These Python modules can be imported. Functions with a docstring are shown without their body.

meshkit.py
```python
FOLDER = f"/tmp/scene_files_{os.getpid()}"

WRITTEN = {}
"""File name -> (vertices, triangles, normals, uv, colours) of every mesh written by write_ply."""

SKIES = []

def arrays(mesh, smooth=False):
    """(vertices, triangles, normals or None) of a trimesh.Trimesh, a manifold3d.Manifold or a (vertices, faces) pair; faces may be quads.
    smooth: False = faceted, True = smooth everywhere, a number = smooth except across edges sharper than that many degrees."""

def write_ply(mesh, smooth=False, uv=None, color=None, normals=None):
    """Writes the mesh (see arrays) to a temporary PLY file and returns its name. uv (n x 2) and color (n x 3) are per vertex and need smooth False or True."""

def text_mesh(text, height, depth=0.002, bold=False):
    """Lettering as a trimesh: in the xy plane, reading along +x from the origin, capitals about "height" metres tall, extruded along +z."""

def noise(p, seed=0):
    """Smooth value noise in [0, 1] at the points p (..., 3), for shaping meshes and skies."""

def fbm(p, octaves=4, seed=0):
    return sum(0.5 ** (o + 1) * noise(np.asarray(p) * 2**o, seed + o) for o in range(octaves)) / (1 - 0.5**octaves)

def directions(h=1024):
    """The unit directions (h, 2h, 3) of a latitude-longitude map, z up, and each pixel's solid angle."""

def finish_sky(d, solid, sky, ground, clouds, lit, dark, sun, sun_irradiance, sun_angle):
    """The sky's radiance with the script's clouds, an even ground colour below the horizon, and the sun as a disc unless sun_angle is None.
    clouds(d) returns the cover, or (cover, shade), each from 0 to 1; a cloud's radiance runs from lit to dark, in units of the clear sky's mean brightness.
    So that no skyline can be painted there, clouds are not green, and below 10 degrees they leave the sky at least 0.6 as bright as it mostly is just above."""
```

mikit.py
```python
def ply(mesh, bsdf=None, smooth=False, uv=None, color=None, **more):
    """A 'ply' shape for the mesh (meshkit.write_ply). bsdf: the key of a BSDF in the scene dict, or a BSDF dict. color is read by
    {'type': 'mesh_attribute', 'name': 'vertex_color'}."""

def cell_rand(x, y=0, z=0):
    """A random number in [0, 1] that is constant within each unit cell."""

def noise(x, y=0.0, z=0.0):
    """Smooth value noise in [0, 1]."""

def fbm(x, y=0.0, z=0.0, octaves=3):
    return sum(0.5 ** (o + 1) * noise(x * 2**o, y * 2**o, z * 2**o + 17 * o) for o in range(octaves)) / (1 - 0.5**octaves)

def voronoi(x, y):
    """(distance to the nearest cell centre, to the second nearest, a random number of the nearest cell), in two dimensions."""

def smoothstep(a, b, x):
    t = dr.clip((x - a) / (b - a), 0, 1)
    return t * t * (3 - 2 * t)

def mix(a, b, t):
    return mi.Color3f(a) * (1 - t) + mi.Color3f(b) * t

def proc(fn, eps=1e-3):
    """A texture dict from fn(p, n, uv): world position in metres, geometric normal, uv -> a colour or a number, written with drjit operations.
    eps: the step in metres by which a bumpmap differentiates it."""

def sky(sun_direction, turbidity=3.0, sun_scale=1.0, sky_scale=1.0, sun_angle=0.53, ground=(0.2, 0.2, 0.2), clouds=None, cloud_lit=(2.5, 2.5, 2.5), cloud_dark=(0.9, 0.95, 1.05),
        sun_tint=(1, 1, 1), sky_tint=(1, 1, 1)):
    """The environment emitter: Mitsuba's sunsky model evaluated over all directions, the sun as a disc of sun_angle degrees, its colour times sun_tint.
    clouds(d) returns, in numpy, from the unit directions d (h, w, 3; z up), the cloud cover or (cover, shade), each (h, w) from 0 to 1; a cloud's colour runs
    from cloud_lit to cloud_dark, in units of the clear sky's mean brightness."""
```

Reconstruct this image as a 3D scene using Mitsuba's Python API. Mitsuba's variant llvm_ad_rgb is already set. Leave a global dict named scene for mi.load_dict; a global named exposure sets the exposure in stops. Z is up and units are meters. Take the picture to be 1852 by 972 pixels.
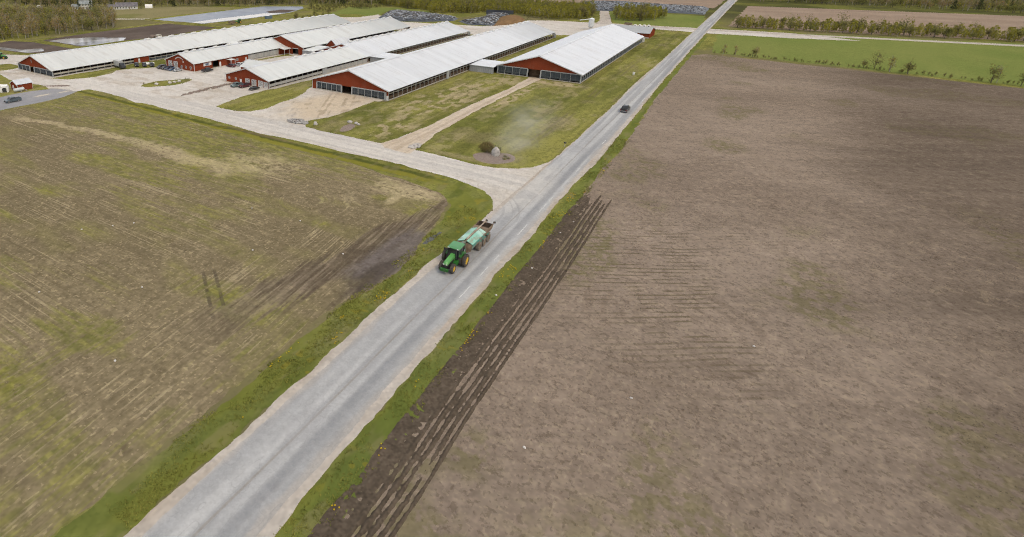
import math, random
import numpy as np, trimesh, mitsuba as mi, mikit, meshkit
import drjit as dr
import shapely, shapely.geometry as sg
from mikit import noise, fbm, voronoi, cell_rand, smoothstep, mix

# ------------------------------------------------------------------ camera, sky, exposure
T = mi.ScalarTransform4f
scene, labels = {}, {}
EYE = np.array([0, 0, 54.0])
FWD = np.array([-0.55237014, 0.76487673, -0.3314375])
DOWN = np.array([0.19931404, -0.26488186, -0.94345721])
scene['camera'] = {'type': 'perspective', 'fov': 2 * math.degrees(math.atan(926 / 1042.17)), 'fov_axis': 'x',
                   'principal_point_offset_x': 326 / 1852, 'principal_point_offset_y': 207.5 / 972,
                   'to_world': T().look_at(origin=EYE.tolist(), target=(EYE + FWD).tolist(), up=(-DOWN).tolist()),
                   'near_clip': 1.0, 'far_clip': 20000.0}
def cloud_cover(d):
    n = meshkit.fbm(d * np.array([3, 3, 5.0]), 4, 3)
    return np.ones(d.shape[:2]), np.clip((n - 0.35) * 1.6, 0, 1)
scene['daylight'] = mikit.sky([0.55, -0.25, 0.8], turbidity=3, sun_scale=0.28, sun_angle=14, clouds=cloud_cover,
                              cloud_lit=(2.3, 2.35, 2.45), cloud_dark=(1.4, 1.45, 1.6))
exposure = 2.06
rng = np.random.default_rng(7)
random.seed(7)

# ------------------------------------------------------------------ helpers
def rgb(c): return {'type': 'rgb', 'value': list(c)}
def tex(fn, eps=1e-2): return mikit.proc(fn, eps)
def flat(key, c): scene[key] = {'type': 'twosided', 'bsdf': {'type': 'diffuse', 'reflectance': rgb(c) if isinstance(c, tuple) else tex(c)}}
def gloss(key, c, r=0.35, metal=0.0, spec=0.5, coat=0.0):
    scene[key] = {'type': 'twosided', 'bsdf': {'type': 'principled', 'base_color': rgb(c) if isinstance(c, tuple) else tex(c), 'roughness': r, 'metallic': metal,
                  **({'specular': spec} if metal == 0 else {}), **({'clearcoat': coat, 'clearcoat_gloss': 0.9} if coat else {})}}
def numbered(k):
    if not taken(k): return k
    i = 1
    while taken('%s_%03d' % (k, i)): i += 1
    return '%s_%03d' % (k, i)
USED = set()
def taken(k): return k in USED
def obj(name, mesh, mat, parent=None, smooth=False, at=None, label=None, kind=None):
    k = numbered((parent + '__' if parent else '') + name); USED.add(k)
    sh = mesh if isinstance(mesh, dict) else mikit.ply(mesh, mat, smooth)
    if isinstance(mesh, dict): sh = {**mesh, 'bsdf': {'type': 'ref', 'id': mat}} if mat else dict(mesh)
    if at is not None: sh = {**sh, 'to_world': at}
    scene[k] = sh
    if label or kind: labels[k] = {**({'label': label} if label else {}), **({'kind': kind} if kind else {})}
    return k
def thing(name, label, cat, group=None):
    k = numbered(name); USED.add(k)
    labels[k] = {'label': label, 'category': cat, **({'group': group} if group else {})}
    return k
def tag(k, label, cat=None, group=None, kind=None):
    labels[k] = {'label': label, **({'category': cat} if cat else {}), **({'group': group} if group else {}), **({'kind': kind} if kind else {})}
    return k
def struct(name, mesh, mat, smooth=False):
    k = obj(name, mesh, mat, None, smooth); labels[k] = {'kind': 'structure'}; return k

def box(x0, x1, y0, y1, z0, z1):
    b = trimesh.creation.box((x1 - x0, y1 - y0, z1 - z0)); b.apply_translation(((x0 + x1) / 2, (y0 + y1) / 2, (z0 + z1) / 2)); return b
def cat(ms): return trimesh.util.concatenate(ms)
def prism_y(poly, y0, y1):
    """outline in (x, z), swept from y0 to y1"""
    m = trimesh.creation.extrude_polygon(sg.Polygon(poly), y1 - y0, engine='earcut')
    v = m.vertices.copy(); m.vertices = np.stack([v[:, 0], y1 - v[:, 2], v[:, 1]], 1)
    return m
def prism_x(poly, x0, x1):
    """outline in (y, z), swept from x0 to x1"""
    m = trimesh.creation.extrude_polygon(sg.Polygon(poly), x1 - x0, engine='earcut')
    v = m.vertices.copy(); m.vertices = np.stack([x0 + v[:, 2], v[:, 0], v[:, 1]], 1)
    return m
def tube(p, q, r0, r1=None, n=8):
    p, q = np.array(p, float), np.array(q, float); r1 = r0 if r1 is None else r1
    d = q - p; L = np.linalg.norm(d); d /= L
    a = np.cross(d, [0, 0, 1] if abs(d[2]) < .9 else [1, 0, 0]); a /= np.linalg.norm(a); b = np.cross(d, a)
    t = np.arange(n) * 2 * np.pi / n
    ring = np.cos(t)[:, None] * a + np.sin(t)[:, None] * b
    v = np.vstack([p + ring * r0, q + ring * r1, [p], [q]]); f = []
    for i in range(n):
        j = (i + 1) % n
        f += [[i, j, n + j], [i, n + j, n + i], [2 * n, j, i], [2 * n + 1, n + i, n + j]]
    m = trimesh.Trimesh(v, f, process=False); m.fix_normals(); return m
def hull(pts): return trimesh.convex.convex_hull(np.array(pts, float))
def moved(m, x=0, y=0, z=0, rot=0, s=1):
    m = m.copy()
    m.apply_transform(trimesh.transformations.rotation_matrix(rot, [0, 0, 1]))
    m.apply_scale(s); m.apply_translation((x, y, z)); return m
def vnoise(p, seed=0): return meshkit.noise(np.asarray(p, float), seed)
def ragged(poly, amp=.5, step=1.0, seed=0):
    """the outline with small irregular wanderings, as a vegetated or gravelled edge has"""
    ring = sg.Polygon(poly).exterior
    n = max(8, int(ring.length / step)); out = []
    for i in range(n):
        a = ring.interpolate(i / n, True); b = ring.interpolate(((i + .3) / n) % 1, True)
        t = np.array([b.x - a.x, b.y - a.y]); t /= np.linalg.norm(t) + 1e-9
        q = np.array([a.x, a.y, 0])
        o = amp * ((vnoise(q / 5, seed) - .5) * 1.8 + (vnoise(q / 1.3, seed + 3) - .5) * .9 + (vnoise(q / .45, seed + 5) - .5) * .5)
        out.append((a.x - t[1] * o, a.y + t[0] * o))
    return sg.Polygon(out).buffer(0)
def sheet(name, poly, mat, z, amp=.5, step=1.0, seed=0, holes=(), kind='structure'):
    p = ragged(poly, amp, step, seed) if amp else sg.Polygon(poly)
    for h in holes: p = p.difference(h if not isinstance(h, list) else sg.Polygon(h))
    ms = []
    for g in getattr(p, 'geoms', [p]):
        v, f = trimesh.creation.triangulate_polygon(g, engine='earcut')
        m = trimesh.Trimesh(np.column_stack([v, np.full(len(v), z)]), f, process=False)
        if m.face_normals[0][2] < 0: m.invert()
        ms.append(m)
    k = obj(name, cat(ms), mat); labels[k] = {'kind': kind}; return k
def smooth_poly(pts, n=3):
    p = np.array(pts, float)
    for _ in range(n):
        q = np.roll(p, -1, 0); p = np.stack([.75 * p + .25 * q, .25 * p + .75 * q], 1).reshape(-1, 2)
    return p.tolist()

# ------------------------------------------------------------------ ground materials
def C(r, g, b): return mi.Color3f(r, g, b)
def speck(p, s, amt):   # grain at s metres
    return 1 + amt * (noise(p.x / s, p.y / s, 3.3) - .5) * 2
def grain(p, a=.25): return speck(p, .35, a) * speck(p, 1.1, a * .8)
def blob(p, cx, cy, rx, ry, soft=.35, wob=.5):
    d = dr.sqrt(dr.square((p.x - cx) / rx) + dr.square((p.y - cy) / ry)) + wob * (fbm(p.x / (rx * .4) + cx, p.y / (ry * .4)) - .5)
    return 1 - smoothstep(1 - soft, 1 + soft, d)

def lush(p):
    a = fbm(p.x * .045 + 11, p.y * .03 + 5, octaves=4); b = fbm(p.x * .35, p.y * .22 + 9, octaves=3); st = noise(p.x * .9 + 40, p.y * .07)
    c = mix(C(.125, .132, .036), C(.235, .224, .066), smoothstep(.28, .68, a * .55 + b * .3 + st * .15))
    c = mix(c, C(.215, .185, .095), smoothstep(.60, .80, fbm(p.x * .13 + 70, p.y * .06, octaves=3)) * .6)
    fine = fbm(p.x * 1.9, p.y * 1.9, octaves=3)
    c = mix(c, C(.052, .064, .019), smoothstep(.52, .75, fine) * .36)
    return c * grain(p, .18)
def lawn(p, n, uv):
    c = lush(p); x, y = p.x, p.y
    f = fbm(x * .5, y * .3 + 3, octaves=4); st = noise(x * .8 + 9, y * .12)
    dry = C(.33, .275, .165)
    m = blob(p, -93, 205, 9, 42, .45, .9) * smoothstep(.38, .62, f * .7 + st * .3)
    m = dr.maximum(m, blob(p, -90, 158, 7, 14, .5, .9) * smoothstep(.45, .65, f))
    m = dr.maximum(m, blob(p, -72.2, 226, 2.4, 26, .5, .9) * smoothstep(.34, .5, f))
    m = dr.maximum(m, blob(p, -66, 259, 11, 5, .5, .9) * smoothstep(.34, .55, f))
    m = dr.maximum(m, blob(p, -86, 250, 7, 12, .5, .8) * smoothstep(.42, .55, f) * .8)
    m = dr.maximum(m, blob(p, -60, 144.2, 9, 1.6, .5, .7) * .45)
    m = dr.maximum(m, smoothstep(.50, .66, fbm(x * .16, y * .05 + 30, octaves=3)) * .35 * smoothstep(.4, .6, f))
    c = mix(c, dry * speck(p, .6, .35), m)
    # worn wheel traces that run with the road
    tr = (1 - smoothstep(.25, .7, dr.abs(x + 46.5 + 1.6 * (noise(y * .03, 2.0) - .5)))) + (1 - smoothstep(.25, .7, dr.abs(x + 48.4 + 1.6 * (noise(y * .03, 2.0) - .5))))
    c = mix(c, C(.15, .125, .075), tr * .45 * smoothstep(.35, .6, noise(y * .06, 8.0)) * smoothstep(150, 175, y))
    mow = smoothstep(.45, .55, noise(x * .42, 3.1 + y * .004))
    c *= 1 - .16 * mow * (1 - m)
    return c
def verge(p, n, uv):
    x, y = p.x, p.y
    c = lush(p)
    # farm-road ditch: bands of different growth that run along it
    along = 1 - smoothstep(-62, -50, x)
    w = (noise(x * .08, 1.2) - .5) * 1.6 + (noise(x * .5, y * .5) - .5) * .8
    d = y + w + .022 * (x + 60) * 0
    yel = (1 - smoothstep(.9, 1.9, dr.abs(d - 122.9))) * along
    dark = (1 - smoothstep(.5, 1.5, dr.abs(d - 124.9))) * along
    c = mix(c, C(.190, .178, .030), yel * .8)
    c = mix(c, C(.062, .072, .018), dark * .75)
    corner = smoothstep(-62, -50, x)
    yel2 = smoothstep(.42, .6, fbm(x * .22 + 4, y * .12, octaves=3)) * corner
    c = mix(c, C(.165, .160, .026), yel2 * .6)
    c = mix(c, C(.05, .07, .014), smoothstep(.55, .7, fbm(x * .3 + 24, y * .1 + 8, octaves=3)) * corner * .5)
    c = mix(c, C(.15, .115, .07), blob(p, -118, 125.6, 14, .9, .5, .6) * .6)
    rt = smoothstep(-30, -27, x)
    c = mix(c, mix(C(.070, .100, .026), C(.150, .185, .045), fbm(x * .9, y * .35 + 3, octaves=4)), dr.maximum(rt * .65, corner * (1 - rt) * .40))
    c = mix(c, C(.20, .175, .085), smoothstep(.58, .74, fbm(x * .5 + 14, y * .2 + 6, octaves=3)) * .45)
    orange = .35 * smoothstep(.78, .84, noise(x * .9 + 3, y * .9)) * smoothstep(.5, .65, noise(x * .12, y * .12 + 7))
    return mix(c, C(.30, .22, .02), orange * .7)
def base_ground(p, n, uv):
    x, y = p.x, p.y
    c = lush(p)
    f = fbm(x * .012, y * .012, octaves=4)
    c = mix(c, C(.15, .13, .075), smoothstep(.48, .62, f) * .7)
    far = smoothstep(520, 700, y)
    c = mix(c, mix(C(.05, .055, .025), C(.11, .115, .035), smoothstep(.35, .65, fbm(x * .03, y * .03 + 5))), far * .8)
    return c
flat('mat_lawn', lawn); flat('mat_verge', verge); flat('mat_ground', base_ground)

def soil_field(p, n, uv):
    x, y = p.x, p.y
    wob = (fbm(x * .06, y * .06, octaves=2) - .5) * 8
    head = smoothstep(-80, -66, x + wob) * (1 - smoothstep(96, 110, y + wob))
    sx = .45 * noise(x * .09, y * 1.5) + .55 * noise(x * .25 + 5, y * 3.7)
    sy = .45 * noise(x * 1.5 + y * .13, y * .09) + .55 * noise(x * 3.7 + y * .32, y * .25 + 5)
    # turning loops of the machines near the corner
    def rings(cx, cy, r):
        dx, dy = (x - cx) * 1.0, (y - cy)
        rr = dr.sqrt(dx * dx + dy * dy) + .5 * (noise(x * .2, y * .2) - .5); an = dr.atan2(dy, dx)
        return .5 * noise(rr * 1.5, an * 1.2 + 4) + .5 * noise(rr * 3.3, an * 1.2 + 9), (1 - smoothstep(r * .75, r * 1.1, rr)) * smoothstep(1.0, 2.5, rr)
    r1, m1 = rings(-75.2, 95.6, 11.5); r2, m2 = rings(-63.0, 106.5, 9.5)
    st = sx * (1 - head) + sy * head
    st = st * (1 - m1) + r1 * m1; st = st * (1 - m2) + r2 * m2
    big = fbm(x * .017 + 3, y * .034 + 8, octaves=4); mid = fbm(x * .07 + 3, y * .16, octaves=3); sm = fbm(x * 1.1, y * 1.4, octaves=3)
    soil = mix(C(.112, .090, .057), C(.172, .139, .091), smoothstep(.25, .75, big * .50 + st * .20 + sm * .30))
    straw = smoothstep(.58, .85, st) * smoothstep(.35, .6, sm) * .26
    soil = mix(soil, C(.26, .215, .135), straw)
    thin = noise(x * .035 + 2, y * 4.1) * (1 - head) + noise(x * 4.1 + y * .5, y * .035 + 2) * head
    thin = thin * (1 - m1) * (1 - m2) + r1 * m1 + r2 * m2
    soil = mix(soil, C(.30, .25, .165), smoothstep(.68, .9, thin) * smoothstep(.3, .65, noise(x * .12, y * .3 + 3)) * .6)
    soil = mix(soil, C(.070, .053, .036), smoothstep(.70, .92, 1 - thin) * .35)
    bits = smoothstep(.77, .88, noise(x * 2.6, y * 2.6 + 7)) * .4
    soil = mix(soil, C(.33, .27, .17), bits)
    soil = mix(soil, C(.075, .057, .038), smoothstep(.62, .8, noise(x * 1.7 + 9, y * 1.9)) * .3)
    soil = mix(soil, C(.138, .122, .055), .15 + .34 * smoothstep(.40, .62, mid))
    # weeds: patchy, drawn out along the rows
    top = smoothstep(94, 103, y + wob * .5) * (1 - smoothstep(-104, -88, x + wob))
    g = smoothstep(.47, .62, big * .38 + mid * .40 + st * .22)
    g = g * (1 - .75 * m2) * (1 - .35 * m1)
    g = dr.maximum(g * .8, top * smoothstep(.2, .5, mid * .6 + st * .4) * .9)
    green = mix(C(.102, .102, .031), C(.158, .148, .046), smoothstep(.3, .7, noise(x * .4, y * 1.4)))
    green = mix(green, C(.155, .155, .022), smoothstep(.70, .82, mid) * .5)
    c = mix(soil, green, g * smoothstep(.24, .6, sm * .6 + st * .4))
    # bleached band of old straw between the weedy strip and the bare rows
    left = dr.maximum(0., -135 - x)
    yc = 98.0 - .0021 * left * left
    wd = 1.7 + 1.9 * smoothstep(-160, -110, x)
    band = (1 - smoothstep(.4, 1.5, dr.abs(y - yc + (noise(x * .11, 3.) - .5) * 3 + (noise(x * .7, y * .7) - .5) * 2) / wd)) * (1 - smoothstep(-106, -98, x)) * smoothstep(-205, -192, x)
    band = dr.maximum(band * smoothstep(.22, .45, sm * .5 + st * .5), blob(p, -99, 107, 11, 7.5, .5, 1.0) * smoothstep(.35, .6, sm * .5 + mid * .5))
    band = dr.maximum(band, blob(p, -60, 113.5, 8, 4.5, .4, .8) * smoothstep(.3, .5, sm * .6 + st * .4))
    band = dr.maximum(band, blob(p, -60.0, 107.5, 1.2, 3.0, .4, .7))
    c = mix(c, C(.33, .275, .175) * speck(p, .5, .25), band * .55)
    # sodden strip beside the verge
    xc = -54.8 + (y - 68) * .135
    wet = 1 - smoothstep(.55, 1.05, dr.abs(x - xc + (noise(y * .1, 5.) - .5) * 2.5) / (5.2 - .05 * dr.maximum(y - 75, 0.)) + (sy - .5) * .9)
    wet *= smoothstep(40, 62, y) * (1 - smoothstep(112, 117, y))
    c = mix(c, mix(C(.066, .051, .039), C(.160, .128, .096), smoothstep(.38, .72, .6 * sy + .4 * mid)), wet * .75)
    # two wheel ruts that leave the field
    t = (x + 71.5) * .81 - (y - 59.6) * .58; s = (x + 71.5) * .58 + (y - 59.6) * .81 + .8 * (noise(t * .1, 4.) - .5)
    rut = ((1 - smoothstep(.2, .4, dr.abs(s))) + (1 - smoothstep(.2, .4, dr.abs(s - 2.0)))) * smoothstep(-1, 2, t) * (1 - smoothstep(11, 19, t)) * smoothstep(.3, .5, noise(t * .9, s))
    c = mix(c * 1.36, C(.06, .05, .04), rut * .55)
    mud = blob(p, -47.3, 84.5, 4.2, 12.5, .5, .8) * smoothstep(-54, -49, x + 2 * (sy - .5))
    c = mix(c, mix(C(.095, .080, .074), C(.145, .125, .117), smoothstep(.3, .7, noise(x * .6, y * .1) * .6 + sm * .4)), mud * .9)
    c = mix(c, C(.062, .050, .042), blob(p, -45.8, 76.5, 1.8, 9, .5, .9) * .7)
    return c * grain(p, .20)
flat('mat_soil_field', soil_field)

def bare_field(p, n, uv):
    x, y = p.x, p.y
    u = .81 * x + .58 * y; v = -.58 * x + .81 * y
    v = v + 1.2 * (noise(u * .03, v * .03) - .5)
    big = fbm(x * .02 + 13, y * .025 + 8, octaves=4); mid = fbm(x * .1 + 3, y * .1, octaves=3); sm = fbm(x * .9, y * .9 + 4, octaves=4)
    c = mix(C(.195, .154, .121), C(.262, .211, .170), smoothstep(.25, .75, big * .45 + sm * .35 + mid * .2))
    c = mix(c, C(.26, .21, .155), smoothstep(.58, .78, sm) * .4)
    c = mix(c, C(.08, .06, .042), smoothstep(.58, .74, fbm(x * 2.3 + 8, y * 2.3, octaves=3)) * .38)
    c = mix(c, C(.31, .255, .19), smoothstep(.76, .86, noise(x * 3.1 + 3, y * 3.1)) * .4)
    row = .5 + .5 * dr.sin(v * (2 * math.pi / 1.25) + 5 * noise(u * .09, v * .12))
    rowzone = smoothstep(.47, .60, fbm(u * .02 + 31, v * .03 + 2, octaves=3) + .06 * noise(u * .5, v * 2))
    c = mix(c, C(.085, .070, .036), smoothstep(.5, .95, row) * rowzone * smoothstep(.3, .6, noise(u * .35, v * 1.1)) * (.12 + .43 * blob(p, 0, 106, 20, 24, .5, .6)))
    till = noise(v * 1.5 + .4 * noise(u * .05, 1.), u * .012) * .5 + noise(v * .45 + 7, u * .006) * .5
    sw = fbm(x * .06 + 2.5 * noise(x * .02, y * .02 + 5), y * .11 + 2.5 * noise(x * .02 + 9, y * .02), octaves=4)
    c = c * (.93 + .14 * till) * (.88 + .24 * sw)
    c = mix(c, C(.11, .105, .035), smoothstep(.60, .74, fbm(x * .06 + 50, y * .045, octaves=3)) * smoothstep(.35, .6, sm) * .5)
    # arcs left by a turning machine
    rr = dr.sqrt(dr.square(x + 2) + dr.square(y - 92)) + (noise(x * .1, y * .1) - .5) * 2
    c = mix(c, C(.115, .085, .060), smoothstep(.55, .8, noise(rr * 1.1, 6.)) * (1 - smoothstep(12, 24, rr)) * smoothstep(.4, .65, noise(x * .12, y * .12 + 3)) * .22)
    # worked, damp ground farther out: passes at an angle to the road
    wk = smoothstep(2, 46, x + 34 * (fbm(x * .025, y * .025 + 40, octaves=4) - .5) + 10 * (noise(v * .2, u * .01) - .5) - .05 * (y - 90))
    pas = noise(v * .16 + 3, 2.) * .6 + noise(v * .55, u * .02) * .4
    fur = noise(v * .9, u * .06)
    dark = mix(C(.060, .046, .035), C(.112, .087, .065), smoothstep(.28, .72, pas * .3 + fur * .2 + sm * .3 + big * .2))
    dark = mix(dark, C(.19, .15, .10), smoothstep(.66, .8, sm) * .45)
    c = mix(c, dark, wk * .55)
    return c * grain(p, .16)
flat('mat_bare_field', bare_field)

def gravel(p, n, uv):
    x, y = p.x, p.y
    big = fbm(x * .03, y * .03 + 2, octaves=4); sm = fbm(x * .8, y * .8, octaves=4); st = noise(x * .07 + y * .01, y * .9)
    c = mix(C(.455, .420, .375), C(.55, .525, .49), smoothstep(.3, .7, big * .5 + sm * .3 + st * .2))
    c = mix(c, C(.35, .29, .22), smoothstep(.58, .74, fbm(x * .12 + 5, y * .2, octaves=3)) * .4)
    # soft mud and wheel marks in front of the second open barn
    mud = blob(p, -124, 168, 13, 22, .5, .7)
    tr = smoothstep(.55, .78, .6 * noise(x * .9 + y * .45, y * .08) + .4 * noise(x * .35 - y * .1, y * .2))
    c = mix(c, mix(C(.50, .415, .305), C(.34, .27, .185), tr), mud * .85)
    # trodden entry road: greyer, with long wheel paths
    rd = (1 - smoothstep(4.6, 6.2, dr.abs(y - 135.0 + (noise(x * .05, 9.) - .5) * 2))) * smoothstep(-215, -195, x)
    wp = noise(x * .02, y * .75 + 3) * .7 + noise(x * .09, y * 2.2) * .3
    c = mix(c, mix(C(.445, .425, .40), C(.53, .505, .47), smoothstep(.3, .7, wp)), rd * .85)
    tk = noise(x * .25 + 3 * noise(x * .03, y * .03), y * .25 + 4 * noise(x * .025 + 9, y * .025))
    c = mix(c, C(.385, .345, .295), (1 - smoothstep(.0, .045, dr.abs(tk - .5))) * .5 * smoothstep(.4, .6, noise(x * .05 + 7, y * .05)))
    return c * grain(p, .10) * speck(p, .2, .10)
flat('mat_gravel', gravel)
def dirt_lane(p, n, uv):
    x, y = p.x, p.y
    u = x + 77.4
    c = mix(C(.43, .36, .275), C(.54, .47, .385), fbm(x * .7, y * .25, octaves=3))
    c = mix(c, C(.34, .265, .19), (1 - smoothstep(.2, .9, dr.abs(u))) * .4 + smoothstep(.6, .8, noise(x * 1.3, y * .1)) * .3)
    return c * grain(p, .12)
flat('mat_lane', dirt_lane)
def shoulder(p, n, uv):
    x, y = p.x, p.y
    c = mix(C(.365, .325, .28), C(.465, .43, .39), fbm(x * .9, y * .25, octaves=4))
    c = mix(c, C(.33, .265, .20), smoothstep(.55, .72, fbm(x * .35 + 4, y * .08, octaves=3)) * .4)
    return c * grain(p, .14)
flat('mat_shoulder', shoulder)
def asphalt(p, n, uv):
    x, y = p.x, p.y
    u = x + 34.2 - .0045 * (y - 80) + .4 * (noise(y * .012, 3.) - .5)
    c = mix(C(.295, .301, .310), C(.420, .424, .425), smoothstep(.2, .8, noise(x * 1.3, y * .02) * .5 + fbm(x * .5, y * .05, octaves=3) * .5))
    c = mix(c, C(.225, .232, .245), (1 - smoothstep(.3, 1.1, dr.abs(u - 2.2))) * (.35 + .5 * noise(x * .8, y * .03)))
    c = mix(c, C(.31, .315, .32), (1 - smoothstep(.2, .8, dr.abs(u + 2.4))) * .5 * noise(x * .8 + 4, y * .03))
    c = mix(c, C(.25, .225, .195), (1 - smoothstep(.05, .22, dr.abs(u + .1 + .2 * (noise(y * .15, 1.) - .5)))) * .6)
    # dust carried on to it where the farm road joins
    j = blob(p, -39, 134, 6, 17, .5, .5)
    rr = dr.sqrt(dr.square(x + 52) + dr.square(y - 112)); arcs = smoothstep(.6, .8, noise(rr * 1.6, 2.)) * (1 - smoothstep(3, 9, dr.abs(rr - 17)))
    c = mix(c, C(.52, .50, .465), j * .6)
    c = mix(c, C(.25, .25, .255), arcs * .35)
    ed = smoothstep(3.4, 4.5, dr.abs(u + .15) + .9 * (noise(x * .8, y * .35) - .5))
    c = mix(c, C(.40, .365, .325), ed * .55)
    cr = (1 - smoothstep(.0, .035, dr.abs(noise(x * 1.1, y * .5) - .5))) * smoothstep(.5, .65, noise(x * .1 + 3, y * .06))
    c = mix(c, C(.24, .24, .245), cr * .3)
    pt = smoothstep(.70, .76, noise(x * .35 + 6, y * .14))
    c = mix(c, C(.29, .29, .30), pt * .3)
    return c * grain(p, .08) * speck(p, .15, .08)
flat('mat_asphalt', asphalt)
def old_asphalt(p, n, uv):
    x, y = p.x, p.y
    c = mix(C(.225, .228, .250), C(.305, .305, .315), fbm(x * .2, y * .08, octaves=4))
    pt = dr.maximum(blob(p, -221.5, 112.5, 1.0, 3.2, .3, .4), blob(p, -220.5, 121.0, 1.0, 2.8, .3, .4))
    c = mix(c, C(.52, .46, .38), pt * .85)
    c = mix(c, C(.36, .33, .29), smoothstep(121, 125.5, y) * .9)
    return c * grain(p, .10)
flat('mat_old_asphalt', old_asphalt)
flat('mat_tilled', lambda p, n, uv: mix(C(.056, .045, .034), C(.122, .096, .073), fbm(p.x * 1.5, p.y * .8, p.z * 3, octaves=4)) * speck(p, .25, .35))
flat('mat_mulch', lambda p, n, uv: mix(C(.19, .15, .13), C(.28, .23, .20), fbm(p.x * 2, p.y * 2, octaves=3)) * speck(p, .2, .2))
flat('mat_sludge', lambda p, n, uv: mix(C(.075, .060, .053), C(.150, .122, .105), fbm(p.x * .09, p.y * .05, octaves=4)) * grain(p, .1))
flat('mat_farm_field', lambda p, n, uv: mix(mix(C(.185, .17, .08), C(.24, .21, .115), fbm(p.x * .05, p.y * .012, octaves=4)), C(.15, .155, .05), smoothstep(.5, .65, fbm(p.x * .02 + 7, p.y * .02)) * .6) * grain(p, .1))
flat('mat_green_field', lambda p, n, uv: mix(C(.13, .17, .045), C(.19, .205, .065), fbm(p.x * .05, p.y * .02, octaves=4)) * grain(p, .12))
flat('mat_pink_soil', lambda p, n, uv: mix(C(.22, .165, .125), C(.32, .25, .195), fbm(p.x * .03, p.y * .06, octaves=4)) * grain(p, .12))
scene['mat_water'] = {'type': 'principled', 'base_color': tex(lambda p, n, uv: mix(C(.10, .10, .11), C(.30, .30, .31), smoothstep(.3, .7, fbm(p.x * .1, p.y * .05)))), 'roughness': .12, 'specular': .7}
scene['mat_ditch_water'] = {'type': 'principled', 'base_color': rgb((.06, .06, .05)), 'roughness': .3, 'specular': .4}
scene['mat_liner'] = {'type': 'principled', 'base_color': tex(lambda p, n, uv: mix(C(.135, .16, .205), C(.215, .235, .27), fbm(p.x * .04, p.y * .09, octaves=4)) * speck(p, 5., .12)), 'roughness': .4, 'specular': .4}
flat('mat_ice', lambda p, n, uv: mix(C(.50, .51, .52), C(.68, .68, .67), fbm(p.x * .1, p.y * .05, octaves=3)))

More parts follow.
